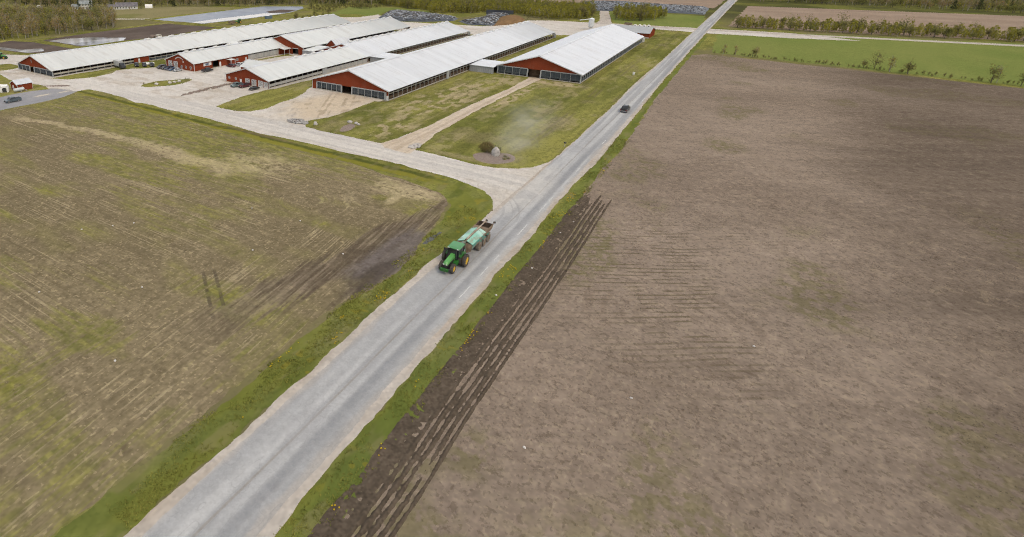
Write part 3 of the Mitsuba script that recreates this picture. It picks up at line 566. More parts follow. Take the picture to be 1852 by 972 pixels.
stalls(t, x0, x1, y0, y1); truss_lines(t, x0, x1, y0, y1, 3.95)
ridge_vents(t, xr, zr, np.arange(300, 402, 9.5), 3.2)
obj('corner_bracing', cat([box(x1 - .3, x1 + .4, y1 - .6, y1 + 1.4, .2, 3.2), box(x1 + .1, x1 + 1.2, y1 + .3, y1 + 1.2, .3, 2.6)]), 'mat_grey_trim', t)

# leftmost barn
t = thing('barn', 'leftmost and longest white roofed barn, its dark side broken by a red bay', 'barn', 'long cattle barns')
x0, x1, y0, y1, ze, zr, xr = -280.6, -250.6, 133.4, 371, 3.05, 8.0, -267.2
gable_roof(t, x0, x1, y0, y1, ze, zr, xr, 'mat_roof_reflect_early', .7, .6)
gable(t, x0, x1, y0, ze, zr, xr, ze); gable(t, x0, x1, y1 - .2, ze, zr, xr, 1.5)
open_front(t, x0 + .1, x1 - .1, y0, 2.66, (-270.2, -266.3), 3, 3)
obj('header', box(-270.2, -266.3, y0 - .04, y0 + .1, 2.8, 3.04), 'mat_red', t)
obj('emblem', cat([tube((-268.0, y0 - .06, 5.6), (-268.0, y0, 5.6), .5, n=16), tube((-267.9, y0 - .06, 4.7), (-267.9, y0, 4.7), .32, n=12), box(-268.5, -267.4, y0 - .05, y0, 5.0, 5.2)]), 'mat_mulch', t, label='small faded round mark on the red gable')
for x, s in ((x1, 1), (x0, -1)):
    side_wall(t, x, y0, y1, ze, [(0, .25, .25, 'mat_concrete', 'kerb_wall'), (.75, .82, .08, 'mat_pipe', 'side_rail'), (2.75, 2.95, .25, 'mat_dark_steel', 'eave_beam')], s)
obj('side_board', box(x1 - .06, x1 + .10, y0 + .4, 176, 1.05, 1.75), 'mat_plank', t)
obj('side_board', box(x1 - .06, x1 + .06, 186, 366, 1.35, 1.6), 'mat_plank', t)
obj('side_curtain', box(x1 - .10, x1 - .06, 186, 366, .25, 1.35), 'mat_mesh_curtain', t)
obj('side_bay', box(x1 - .1, x1 + .30, 176, 185, 0, 2.9), 'mat_red', t)
side_door(t, x1 + .30, 179.0, 1.1, 2.1, 'x')
stalls(t, x0, x1, y0, y1); truss_lines(t, x0, x1, y0, y1, 3.05)
ridge_vents(t, xr, zr, np.arange(196, 368, 8.2), 3.0)

# shop and parlour with the two overhead doors
t = thing('barn', 'red farm building with two tall white overhead doors and parked cars before its gable', 'farm building')
x0, x1, y0, y1, ze, zr, xr = -231.2, -210.8, 180.6, 247, 3.75, 7.5, -221.0
gable_roof(t, x0, x1, y0, y1, ze, zr, xr, 'mat_roof_reflect', .6, .5)
gable(t, x0, x1, y0, ze, zr, xr, 0)
obj('wall', box(x1 - .18, x1, y0 + .18, 192.2, 0, ze), 'mat_red', t); obj('wall', box(x1 - .18, x1, 196.4, 217, 0, ze), 'mat_red', t); obj('wall', box(x1 - .18, x1, 192.2, 196.4, 3.2, ze), 'mat_red', t)
obj('wall', box(x0, x0 + .18, y0 + .18, y1, 0, ze), 'mat_red', t)
obj('doorway', box(x1 - 4, x1 - 3.8, 192, 196.6, 0, 3.3), 'mat_dark_steel', t)
for x in (-228.0, -223.9): overhead_door(t, x, y0, 2.9, 3.3)
for x in (-219.8, -216.6, -213.3): window(t, x, y0, 1.0, 1.3, .75)
obj('vent', box(-218.6, -217.9, y0 - .1, y0, 3.4, 4.1), 'mat_white_trim', t)
obj('corner_trim', box(x1 - .16, x1 + .05, y0 - .05, y0 + .16, 0, ze), 'mat_white_trim', t); obj('corner_trim', box(x0 - .05, x0 + .16, y0 - .05, y0 + .16, 0, ze), 'mat_white_trim', t)
# the arched lettering cannot be read at this size: unreadable strokes on an arc
ms = []
for a in np.linspace(math.radians(140), math.radians(40), 17):
    cx, cz = -221.3 + 3.3 * math.cos(a), 2.9 + 2.7 * math.sin(a); w = .10 + .05 * math.sin(a * 37)
    ms += [box(cx - w, cx + w, y0 - .05, y0 + .0, cz - .26, cz + .26)] + ([box(cx, cx + .26, y0 - .049, y0, cz - .05 + .2 * math.sin(a * 61), cz + .07 + .2 * math.sin(a * 61))] if int(a * 50) % 3 else [])
obj('lettering', cat(ms), 'mat_white_trim', t, label='arched line of pale lettering on the red gable')
sk = obj('banner', box(x1, x1 + .08, 186.4, 191.4, 1.6, 3.0), 'mat_white_door', t, label='white banner with a dark middle on the red side wall')
gloss('mat_blue_print', (.10, .13, .20), .5); obj('picture', box(x1 + .08, x1 + .095, 187.6, 189.7, 1.75, 2.85), 'mat_blue_print', sk)
side_door(t, x1 + .02, 197.2, 1.1, 2.3, 'x'); side_door(t, x1 + .02, 215.4, 1.1, 2.1, 'x')
window(t, x1, 209.0, 1.4, 1.3, 1.1, 1)
pk = obj('porch', cat([box(x1 + .0, x1 + 3.4, 201.4, 204.6, 2.75, 2.95)]), 'mat_white_trim', t)
for y in (201.6, 204.4): obj('porch_post', box(x1 + 3.1, x1 + 3.3, y - .1, y + .1, 0, 2.75), 'mat_white_trim', pk)
side_wall(t, x1, 217, 241, ze, [(0, .3, .25, 'mat_concrete', 'kerb_wall'), (.45, 3.0, .06, 'mat_curtain', 'side_curtain'), (3.5, 3.7, .2, 'mat_grey_trim', 'eave_beam')], 1)
obj('wall', box(x1 - .18, x1 + .02, 241, 247, 0, ze), 'mat_red', t)
obj('floor', box(x0 + .3, x1 - .3, y0 + .3, y1, .02, .1), 'mat_barn_floor', t)
obj('canopy', prism_y([(x1 - .1, ze - .1), (x1 + 4.2, ze - .75), (x1 + 4.2, ze - .60), (x1 - .1, ze + .06)], 241, 249), 'mat_roof_reflect', t)
for y in (241.3, 245.5): obj('canopy_post', box(x1 + 3.9, x1 + 4.1, y - .1, y + .1, 0, ze - .8), 'mat_white_trim', t)
ridge_vents(t, xr, zr, [184, 189, 194, 203, 212, 221, 230, 239], 2.0)

# barn behind the shop
t = thing('barn', 'tall roofed barn behind the red shop, bare red gable rising over its roof', 'barn', 'long cattle barns')
x0, x1, y0, y1, ze, zr, xr = -229.5, -198.3, 247.4, 368, 4.3, 9.5, -214.0
gable_roof(t, x0, x1, y0, y1, ze, zr, xr, 'mat_roof_reflect', .6, .6)
gable(t, x0, x1, y0, ze, zr, xr, 3.4)
obj('wall', box(x0, x1 - 9.4, y0, y0 + .18, 0, 3.38), 'mat_red', t); obj('wall', box(x1 - 3.6, x1, y0, y0 + .18, 0, 3.38), 'mat_red', t); obj('wall', box(x1 - 9.4, x1 - 7.6, y0, y0 + .18, 0, 3.38), 'mat_red', t)
obj('door', box(x1 - 7.5, x1 - 3.7, y0 + 2.2, y0 + 2.3, .1, 3.3), 'mat_dark_steel', t, label='dark open doorway under a white lintel'); obj('lintel', box(x1 - 7.6, x1 - 3.6, y0 - .1, y0, 3.1, 3.4), 'mat_white_trim', t)
gable(t, x0, x1, y1 - .2, ze, zr, xr, 2.6)
for x, s in ((x1, 1), (x0, -1)):
    side_wall(t, x, y0 + .2, y1, ze, [(0, .4, .25, 'mat_concrete', 'kerb_wall'), (1.0, 1.07, .08, 'mat_pipe', 'side_rail'), (.45, 1.8, .03, 'mat_interior', 'dim_interior_strip'), (2.3, 2.75, .15, 'mat_curtain', 'curtain_roll'), (4.0, 4.2, .25, 'mat_grey_trim', 'eave_beam')], s)  # dark sheet stands for the unlit inside of the open side
stalls(t, x0, x1, y0 + 3, y1); ridge_vents(t, xr, zr, np.arange(292, 366, 8.0), 3.0)

# barn with the four overhead doors
t = thing('barn', 'lower front barn with four gridded overhead doors in its red gable and pale curtained side', 'barn')
x0, x1, y0, y1, ze, zr, xr = -183.6, -158.6, 174.8, 250, 3.3, 7.2, -171.0
gable_roof(t, x0, x1, y0, y1, ze, zr, xr, 'mat_roof_reflect', .6, .5)
gable(t, x0, x1, y0, ze, zr, xr, 0)
obj('belt_trim', box(x0 + .1, -172.2, y0 - .04, y0 + .02, 2.95, 3.07), 'mat_red', t)
for x in (-170.7, -167.0, -163.2, -160.3): overhead_door(t, x, y0, 2.7 if x < -161 else 2.3, 2.65 if x < -161 else 2.45)
for x in (-181.6, -177.6): window(t, x, y0, 1.0, 1.0, 1.4)
side_door(t, -174.6, y0, 1.1, 2.1)
obj('corner_trim', box(x1 - .1, x1 + .14, y0 - .1, y0 + .12, 0, ze), 'mat_grey_trim', t); obj('corner_trim', box(x0 - .1, x0 + .12, y0 - .06, y0 + .1, 0, ze), 'mat_white_trim', t)
obj('apron', box(x1 + .02, x1 + 2.1, y0 + 1, 214, 0, .16), 'mat_concrete', t)
obj('wall', box(x0, x0 + .18, y0 + .2, y1, 0, ze), 'mat_curtain', t)
side_wall(t, x1, y0 + .2, 212, ze, [(0, .3, .25, 'mat_concrete', 'kerb_wall'), (.75, 1.85, .06, 'mat_curtain', 'side_curtain'), (2.95, 3.2, .25, 'mat_grey_trim', 'eave_beam')], 1)
obj('side_bay', box(x1 - .1, x1 + .25, 212, 215, 0, 3.2), 'mat_siding', t)
side_wall(t, x1, 215, y1, ze, [(0, .3, .25, 'mat_concrete', 'kerb_wall'), (.35, 2.25, .06, 'mat_curtain', 'side_curtain'), (2.95, 3.2, .25, 'mat_grey_trim', 'eave_beam')], 1)
stalls(t, x0, x1, y0 + 1, y1)
dk = obj('cross_roof', hull([(-191.8, 191.2, 3.0), (-191.8, 203.2, 3.0), (-191.8, 197.2, 5.7), (-176, 191.2, 3.0), (-176, 203.2, 3.0), (-174.6, 197.2, 5.7)]), 'mat_roof_reflect', t)
obj('cross_wing_wall', box(-191.3, -183.5, 191.8, 202.6, 0, 3.0), 'mat_red', t)
ridge_vents(t, xr, zr, np.arange(206, 248, 7), 2.0)

# barn that continues it
t = thing('barn', 'broad roofed barn behind the four-door barn with half its red gable in view', 'barn', 'long cattle barns')
x0, x1, y0, y1, ze, zr, xr = -190.0, -158.6, 250.2, 378, 3.3, 8.24, -174.3
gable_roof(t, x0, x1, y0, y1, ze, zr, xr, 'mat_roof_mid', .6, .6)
gable(t, x0, x1, y0, ze, zr, xr, 0); gable(t, x0, x1, y1 - .2, ze, zr, xr, 2.6)
for x, s in ((x1, 1), (x0, -1)):
    side_wall(t, x, y0 + .2, y1, ze, [(0, .4, .25, 'mat_concrete', 'kerb_wall'), (1.0, 1.07, .08, 'mat_pipe', 'side_rail'), (.45, 1.8, .03, 'mat_interior', 'dim_interior_strip'), (2.2, 2.5, .15, 'mat_plank', 'curtain_roll'), (3.0, 3.2, .25, 'mat_grey_trim', 'eave_beam')], s)  # dim interior painted as a dark sheet across the open side
stalls(t, x0, x1, y0 + 3, y1); ridge_vents(t, xr, zr, np.arange(256, 376, 6.6), 2.6)
obj('corner_bracing', cat([box(x1 - .3, x1 + .4, y1 - .6, y1 + 1.4, .2, 3.2), box(x1 + .1, x1 + 1.2, y1 + .3, y1 + 1.2, .3, 2.6)]), 'mat_grey_trim', t)

# covered passages between the barns
def passage(label, x0, x1, y0, y1, z0, z1, wall, roof='mat_roof_pale'):
    t = thing('covered_passage', label, 'passage', 'covered passages between barns')
    obj('roof', prism_x([(y0 - .4, z0), (y1 + .4, z1), (y1 + .4, z1 + .14), (y0 - .4, z0 + .14)], x0, x1), roof, t)
    obj('wall', box(x0, x1, y0, y0 + .12, 0, z0 + .02), wall, t); obj('wall', box(x0, x1, y1 - .12, y1, 0, z0 + .02), wall, t)
    return t
passage('low white roofed passage with grey metal wall joining the two barns by the lane', -107.9, -96.0, 262.5, 277, 3.0, 3.5, 'mat_siding')
passage('pale flat roofed passage beside the dark gap of the muddy-forecourt barn', -158.3, -146.2, 252.5, 266, 2.9, 3.1, 'mat_siding', 'mat_roof_mid')
passage('small pale roofed passage joining the leftmost barn to the shop', -249.8, -231.5, 240, 247, 2.7, 3.0, 'mat_siding', 'mat_roof_reflect_early')
passage('white roofed passage with grey panel wall between the two middle barns', -198.0, -190.3, 246.2, 260, 3.0, 3.9, 'mat_siding', 'mat_roof_reflect')
t = thing('link_building', 'small red gabled link building squeezed between the two middle barns', 'farm building')
gable_roof(t, -198, -190.3, 268, 283, 3.3, 6.6, -194.2, 'mat_roof_mid', .2, .3, cap=False)
gable(t, -198, -190.3, 268, 3.3, 6.6, -194.2, 0); gable(t, -198, -190.3, 282.8, 3.3, 6.6, -194.2, 0)

# small barn and feed bin beyond the road-side barn
t = thing('small_barn', 'small grey roofed red barn standing behind the far end of the road-side barn', 'barn')
x0, x1, y0, y1 = -84, -57, 441.5, 466
for a, b in ((y0 - .5, 3.2), (y1 + .5, 3.2)):
    ym = (y0 + y1) / 2
    obj('roof', prism_x([(a, 3.2), (ym, 6.4), (ym, 6.54), (a, 3.34)], x0 - .4, x1 + .4), 'mat_roof_mid', t)
obj('wall', box(x0, x1, y0, y0 + .15, 1.0, 3.25), 'mat_red', t); obj('base_wall', box(x0, x1, y0 - .02, y0 + .13, 0, .98), 'mat_concrete', t)
for xx in (x0, x1 - .15): obj('gable', prism_x([(y0 + .16, 0), (y1, 0), (y1, 3.2), ((y0 + y1) / 2, 6.35), (y0 + .16, 3.2)], xx, xx + .15), 'mat_red', t)
obj('wall', box(x0 + .2, x1 - .2, y1 - .15, y1 - .01, 0, 3.2), 'mat_red', t)
t = thing('feed_bin', 'tall white feed bin standing behind the road-side barn roof', 'bin')
gloss('mat_bin', lambda p, n, uv: C(.62, .66, .68) * (1 - .10 * (1 - smoothstep(.1, .3, dr.abs(p.z / 1.0 - dr.floor(p.z) - .5)))), .3)
obj('drum', tube((-100.5, 470, 2.2), (-100.5, 470, 7.6), 1.9, n=20), 'mat_bin', t, 40); obj('cone_roof', tube((-100.5, 470, 7.6), (-100.5, 470, 8.6), 1.95, .3, 20), 'mat_bin', t, 40)
obj('hopper', tube((-100.5, 470, .8), (-100.5, 470, 2.2), .4, 1.9, 20), 'mat_bin', t, 40)
for a in range(4): obj('leg', box(-100.5 + 1.6 * math.cos(a * 1.571 + .8) - .08, -100.5 + 1.6 * math.cos(a * 1.571 + .8) + .08, 470 + 1.6 * math.sin(a * 1.571 + .8) - .08, 470 + 1.6 * math.sin(a * 1.571 + .8) + .08, 0, 2.6), 'mat_grey_trim', t)
obj('auger', tube((-101.5, 469, 7.6), (-108, 466, 6.6), .28), 'mat_bin', t)
# ------------------------------------------------------------------ vehicles
gloss('mat_tyre', lambda p, n, uv: mix(C(.035, .033, .031), C(.12, .108, .095), fbm(p.x * 3, p.y * 3, p.z * 3)), .85, 0, .2)
gloss('mat_dusty_tyre', lambda p, n, uv: mix(C(.11, .098, .084), C(.25, .215, .18), fbm(p.x * 3, p.y * 3, p.z * 3)), .9, 0, .2)
gloss('mat_glass', (.018, .022, .026), .08, 0, .7)
gloss('mat_rim', (.33, .33, .34), .35, .5)
gloss('mat_lamp', (.62, .62, .60), .15); gloss('mat_tail_lamp', (.25, .01, .01), .2)
gloss('mat_black_trim', (.018, .018, .019), .5)
PAINTS = {'black': (.012, .012, .014), 'charcoal': (.035, .037, .042), 'navy': (.015, .022, .055), 'blue': (.045, .085, .16), 'silver': (.40, .42, .44), 'white': (.70, .71, .71), 'maroon': (.07, .012, .016), 'purple grey': (.05, .042, .058), 'teal grey': (.13, .18, .18), 'red': (.20, .02, .02), 'grey': (.22, .24, .25), 'slate': (.075, .10, .12)}
for k, c in PAINTS.items(): gloss('mat_paint_' + k.replace(' ', '_'), c, .28, .0, .5, .6)
def taper(m, zb, zt, f, fy=0.0):
    v = m.vertices.copy(); s = np.clip((v[:, 2] - zb) / (zt - zb), 0, 1); v[:, 0] *= 1 - f * s; m.vertices = v; return m
def prof(pts, w): return prism_x(pts, -w / 2, w / 2)
CARS = {}
def car_parts(kind):
    """list of (part, sub-part or None, mesh, material or 'paint'); forward is +y, wheels on z = 0"""
    L, W, H = {'sedan': (4.7, 1.84, 1.46), 'suv': (4.75, 1.92, 1.74), 'pickup': (5.8, 2.02, 1.90)}[kind]
    h = L / 2; out = []
    if kind == 'sedan':
        body = [(-h, .45), (-h + .04, .85), (-h + .3, .98), (.9, .95), (h - .35, .80), (h, .62), (h - .02, .35), (h - .3, .24), (-h + .2, .26)]
        glass = [(-h + .75, .92), (-h + 1.45, 1.38), (-.1, 1.42), (.55, 1.36), (1.35, .92)]; belt = .95
    elif kind == 'suv':
        body = [(-h, .5), (-h + .03, 1.05), (-h + .1, 1.12), (.9, 1.08), (h - .3, .98), (h, .80), (h - .02, .4), (h - .3, .28), (-h + .2, .30)]
        glass = [(-h + .15, 1.05), (-h + .5, 1.64), (.3, 1.70), (.75, 1.60), (1.35, 1.04)]; belt = 1.08
    else:
        body = [(-h, .55), (-h, 1.10), (1.4, 1.14), (h - .25, 1.06), (h, .90), (h, .45), (h - .3, .36), (-h + .2, .40)]
        glass = [(-.75, 1.1), (-.6, 1.80), (.75, 1.84), (1.05, 1.76), (1.65, 1.1)]; belt = 1.12
    b = taper(prof(body, W), .6, 1.2, .06)
    out.append(('body', None, b, 'paint'))
    gl = taper(prof(glass, W * .93), belt, H, .20); out.append(('windows', None, gl, 'mat_glass'))
    top = max(z for _, z in glass); ys = [y for y, z in glass if z > top - .13]
    out.append(('roof_panel', None, hull([(s * W * .93 * .40 * (1.0 if zz < .05 else .93), yy, top - .03 + zz) for s in (-1, 1) for yy in (min(ys) - .05, max(ys) + .05) for zz in (0, .07)]), 'paint'))
    pil = []
    for s in (-1, 1):
        for (a, c) in ((glass[0], glass[1]), (glass[-1], glass[-2])):
            pil.append(tube((s * W * .465, a[0], a[1]), (s * W * .465 * .82, c[0], c[1]), .05, n=5))
        pil.append(tube((s * W * .468, -.1, belt - .05), (s * W * .385, -.1, top), .045, n=5))
    out.append(('pillars', None, cat(pil), 'paint'))
    if kind == 'pickup':
        out.append(('bed_floor', None, box(-W / 2 + .16, W / 2 - .16, -h + .12, -.85, 1.08, 1.155), 'mat_black_trim'))
        out.append(('bed_rail', None, cat([box(-W / 2 + .06, -W / 2 + .18, -h + .02, -.78, 1.05, 1.34), box(W / 2 - .18, W / 2 - .06, -h + .02, -.78, 1.05, 1.34), box(-W / 2 + .19, W / 2 - .19, -h - .005, -h + .1, .75, 1.33)]), 'paint'))
        out.append(('bumper', None, box(-W / 2 + .1, W / 2 - .1, -h - .14, -h - .01, .5, .72), 'mat_rim'))
    out.append(('grille', None, box(-W * .3, W * .3, h - .06, h + .02, .45, .75 if kind != 'pickup' else .95), 'mat_black_trim'))
    for s in (-1, 1):
        out.append(('headlight', None, box(s * W * .38 - .16, s * W * .38 + .16, h - .16, h + .015, .62 if kind != 'pickup' else .78, .78 if kind != 'pickup' else .98), 'mat_lamp'))
        out.append(('tail_light', None, box(s * W * .41 - .12, s * W * .41 + .12, -h - .02, -h + .08, .72, .98), 'mat_tail_lamp'))
        out.append(('mirror', None, box(s * W * .5 - .02 + s * .1, s * W * .5 + .02 + s * .22, 1.0, 1.15, belt, belt + .2), 'paint'))
        for yy in (h - .95, -h + (1.0 if kind != 'pickup' else 1.25)):
            r = .34 if kind == 'sedan' else .38
            out.append(('wheel', None, tube((s * (W / 2 - .24), yy, r), (s * (W / 2 + .01), yy, r), r, n=16), 'mat_tyre'))
            out.append(('wheel', 'rim', tube((s * (W / 2 - .1), yy, r), (s * (W / 2 + .025), yy, r), r * .62, n=12), 'mat_rim'))
    return out
def car(kind, paint, x, y, heading, label, group=None, z=.02, s=1.0):
    """heading: degrees clockwise from +y"""
    if kind not in CARS: CARS[kind] = [(a, b, mikit.ply(m), mt) for a, b, m, mt in car_parts(kind)]
    t = thing({'sedan': 'parked_car', 'suv': 'parked_car', 'pickup': 'pickup_truck'}[kind], label, 'pickup truck' if kind == 'pickup' else 'car', group)
    M = T().translate([x, y, z]).rotate([0, 0, 1], -heading).scale(s); last = None
    for a, b, m, mt in CARS[kind]:
        k = obj(b or a, m, 'mat_paint_' + paint.replace(' ', '_') if mt == 'paint' else mt, last if b else t, at=M)
        if not b: last = k
    return t
car('pickup', 'black', -32.5, 226.5, 1, 'black pickup truck driving away alone on the far stretch of the main road', s=1.12)
car('pickup', 'slate', -220.2, 100.4, 180, 'dark slate pickup truck on the dark side road below the red shed')
G = 'vehicles parked in front of the farm buildings'
car('pickup', 'teal grey', -172.2, 169.9, 187, 'teal grey pickup truck, farthest left of the three at the four-door barn', G)
car('pickup', 'maroon', -168.8, 171.1, 187, 'dark maroon pickup truck between two vehicles at the four-door barn', G)
car('sedan', 'black', -162.4, 169.9, 184, 'black sedan at the right end of the three by the grass strip', G)
car('suv', 'purple grey', -229.6, 176.4, 183, 'purplish grey car at the left end of the row of five', G)
car('sedan', 'black', -226.5, 176.3, 183, 'black car second from the left in the row of five', G)
car('suv', 'navy', -223.5, 176.2, 182, 'navy blue car in the middle of the row of five', G)
car('sedan', 'blue', -220.6, 176.0, 183, 'light blue car fourth in the row of five before the shop', G)
car('sedan', 'silver', -217.6, 176.4, 182, 'silver car at the right end of the row of five', G)
car('pickup', 'charcoal', -206.0, 184.2, 5, 'charcoal pickup truck by the corner of the red shop', G)
car('suv', 'maroon', -205.3, 199.3, 262, 'dark maroon car nearest the open doorway of the shop side wall', G)
car('suv', 'silver', -204.0, 203.2, 265, 'silver car between a maroon and a white one at the shop porch', G)
car('suv', 'white', -204.4, 208.4, 268, 'white car parked beside the shop wall beyond the porch', G)
car('sedan', 'red', -206.0, 213.6, 268, 'small red car farthest along the shop wall, half hidden', G)
car('suv', 'black', -243.2, 172.2, 120, 'black car next to the box truck on the grass edge', G)
car('suv', 'charcoal', -240.4, 174.6, 120, 'charcoal car in the middle of the dark trio by the leftmost barn', G)
car('suv', 'black', -237.6, 177.0, 120, 'black car of the dark trio that stands closest to the white bale', G)

# box truck
t = thing('box_truck', 'grey box truck with dark cab parked below the red bay of the leftmost barn', 'truck')
M = T().translate([-246.3, 164.9, .02]).rotate([0, 0, 1], -98)
gloss('mat_box_grey', lambda p, n, uv: C(.36, .37, .36) * speck(p, .6, .12), .6)
obj('cargo_box', box(-1.2, 1.2, -4.2, 1.0, 1.0, 3.5), 'mat_box_grey', t, at=M); obj('chassis', box(-.5, .5, -4.0, 3.6, .6, .99), 'mat_black_trim', t, at=M)
k = obj('cab', taper(prism_x([(1.2, .5), (1.2, 2.5), (1.6, 2.65), (2.4, 2.6), (2.9, 1.75), (3.9, 1.6), (4.0, .55)], -1.1, 1.1), 1.7, 2.7, .12), 'mat_paint_charcoal', t, at=M)
obj('windscreen', hull([(s * .9, 2.52, 2.52) for s in (-1, 1)] + [(s * .98, 2.95, 1.8) for s in (-1, 1)] + [(s * .9, 2.45, 2.45) for s in (-1, 1)]), 'mat_glass', k, at=M)
for y in (-2.8, 3.0):
    for s in (-1, 1): obj('wheel', tube((s * .85, y, .5), (s * 1.2, y, .5), .5, n=16), 'mat_tyre', t, at=M)

# ------------------------------------------------------------------ tractor
gloss('mat_tractor_green', lambda p, n, uv: mix(C(.022, .125, .022), C(.10, .15, .07), smoothstep(.5, .85, fbm(p.x * 2, p.y * 2, p.z * 2)) * .5), .35, 0, .5)
gloss('mat_tractor_roof', (.080, .245, .105), .4)
gloss('mat_tractor_hood', (.080, .275, .070), .32, 0, .5, .4)
gloss('mat_yellow', lambda p, n, uv: mix(C(.58, .36, .012), C(.35, .24, .05), fbm(p.x * 4, p.y * 4, p.z * 4) * .6), .4)
def tyre(s, xi, xo, y, r, lugs=22, mat='mat_tyre'):
    """tyre between x = xi and xo with rounded shoulders and tread lugs"""
    n = 28; prof_ = [(xi, r * .62), (xi, r * .86), (xi + (xo - xi) * .12, r * .97), (xi + (xo - xi) * .88, r * .97), (xo, r * .86), (xo, r * .62)]
    v, f = [], []
    for i in range(n):
        a = 2 * math.pi * i / n
        for (px, pr) in prof_: v.append((s * px, y + pr * math.cos(a), r + pr * math.sin(a)))
    m = len(prof_)
    for i in range(n):
        for j in range(m):
            A, B, Cc, D = i * m + j, i * m + (j + 1) % m, ((i + 1) % n) * m + (j + 1) % m, ((i + 1) % n) * m + j
            f += [[A, B, Cc], [A, Cc, D]]
    body = trimesh.Trimesh(v, f, process=False); body.fix_normals()
    ms = [body]
    for i in range(lugs):
        a = 2 * math.pi * (i + .5 * 0) / lugs
        for side in (0, 1):
            aa = a + side * math.pi / lugs; x0_, x1_ = (xi + .02, (xi + xo) / 2) if side == 0 else ((xi + xo) / 2, xo - .02)
            b = trimesh.creation.box((x1_ - x0_, .09, .07)); b.apply_transform(trimesh.transformations.rotation_matrix(.35 * (1 if side else -1), [0, 0, 1]))
            b.apply_translation((0, 0, r * .985)); b.apply_transform(trimesh.transformations.rotation_matrix(aa, [1, 0, 0])); b.apply_translation((s * (x0_ + x1_) / 2, y, r)); ms.append(b)
    return cat(ms)
def rim(s, xi, xo, y, r):
    return cat([tube((s * xi, y, r), (s * (xi + .05), y, r), r * .64, n=24), tube((s * xo, y, r), (s * (xo - .03), y, r), r * .64, r * .60, n=24), tube((s * (xo - .14), y, r), (s * (xo + .06), y, r), r * .22, n=14), tube((s * (xo - .16), y, r), (s * (xo - .1), y, r), r * .62, r * .30, n=20)])
TR = {}
def tractor_parts():
    o = []
    o.append(('hood', None, hull([(s * .46, 1.15, 1.28) for s in (-1, 1)] + [(s * .48, 1.15, 1.95) for s in (-1, 1)] + [(s * .30, 1.15, 2.22) for s in (-1, 1)] + [(s * .40, 3.75, 1.30) for s in (-1, 1)] + [(s * .42, 3.80, 1.72) for s in (-1, 1)] + [(s * .26, 3.70, 1.95) for s in (-1, 1)] + [(s * .3, 4.0, 1.35) for s in (-1, 1)] + [(s * .24, 3.98, 1.70) for s in (-1, 1)]), 'mat_tractor_hood'))
    o.append(('hood', 'hood_vent', cat([box(s * .47 - .02, s * .47 + .02, 1.6, 3.2, 1.40, 1.70) for s in (-1, 1)]), 'mat_black_trim'))
    o.append(('front_grille', None, cat([box(-.36, .36, 3.9, 4.04, 1.0, 1.5)] + [box(s * .43 - .02, s * .43 + .02, 3.2, 3.85, 1.1, 1.55) for s in (-1, 1)]), 'mat_black_trim'))
    for s in (-1, 1): o.append(('headlight', None, box(s * .24 - .1, s * .24 + .1, 3.98, 4.05, 1.52, 1.66), 'mat_lamp'))
    o.append(('front_weight', None, cat([box(-.62, .62, 4.0, 4.4, .62, .98)] + [box(-.6 + .16 * i, -.5 + .16 * i, 4.38, 4.44, .6, 1.0) for i in range(8)]), 'mat_tractor_green'))
    o.append(('frame', None, cat([box(-.35, .35, -.5, 4.0, .75, 1.28), box(-1.0, 1.0, 2.9, 3.2, .6, .85), box(-1.6, 1.6, -.16, .16, .82, 1.12)]), 'mat_black_trim'))
    cab = taper(prism_x([(-.55, 1.35), (-.72, 3.0), (1.05, 3.02), (1.28, 1.35)], -.86, .86), 2.0, 3.1, -.05)
    o.append(('cab', None, taper(prism_x([(-.6, .95), (-.6, 1.5), (1.25, 1.5), (1.2, .95)], -.82, .82), 0, 9, 0), 'mat_tractor_green'))
    o.append(('cab', 'cab_glass', cab, 'mat_glass'))
    pl = []
    for s in (-1, 1):
        for (a, b) in (((-.55, 1.4), (-.72, 3.02)), ((1.28, 1.4), (1.05, 3.02)), ((.25, 1.4), (.2, 3.02))): pl.append(tube((s * .87, a[0], a[1]), (s * .9, b[0], b[1]), .05, n=6))
    o.append(('cab', 'cab_pillar', cat(pl), 'mat_black_trim'))
    o.append(('cab_roof', None, hull([(s * .98, y, 3.02) for s in (-1, 1) for y in (-.95, 1.25)] + [(s * 1.0, y, 3.14) for s in (-1, 1) for y in (-1.0, 1.3)] + [(s * .80, y, 3.34) for s in (-1, 1) for y in (-.8, 1.0)]), 'mat_tractor_roof'))
    for s in (-1, 1):
        o.append(('work_light', None, box(s * .75 - .12, s * .75 + .12, 1.26, 1.34, 3.06, 3.18), 'mat_lamp'))
        o.append(('fender', None, hull([(s * x, y, z) for x in (.62, 1.28) for y, z in ((-1.05, 1.75), (-.7, 2.06), (.7, 2.06), (1.02, 1.80), (1.0, 1.7), (-1.0, 1.65))]), 'mat_tractor_green'))
        o.append(('mirror', None, cat([tube((s * .9, 1.15, 2.7), (s * 1.35, 1.35, 2.75), .02, n=5), box(s * 1.35 - .1, s * 1.35 + .1, 1.33, 1.38, 2.5, 2.95)]), 'mat_black_trim'))
        o.append(('step', None, cat([box(s * .75 - .15, s * .75 + .15, 1.0, 1.4, z, z + .05) for z in (.5, .8, 1.1)]), 'mat_tractor_green'))
    o.append(('fuel_tank', None, hull([(x, y, z) for x in (-1.0, -.5) for y in (1.0, 2.2) for z in (.75, 1.25)]), 'mat_tractor_green'))
    o.append(('exhaust', None, tube((-.62, 1.35, 1.5), (-.62, 1.35, 3.1), .08, n=10), 'mat_dark_steel'))
    o.append(('drawbar', None, box(-.12, .12, -1.9, -.5, .5, .62), 'mat_dark_steel'))
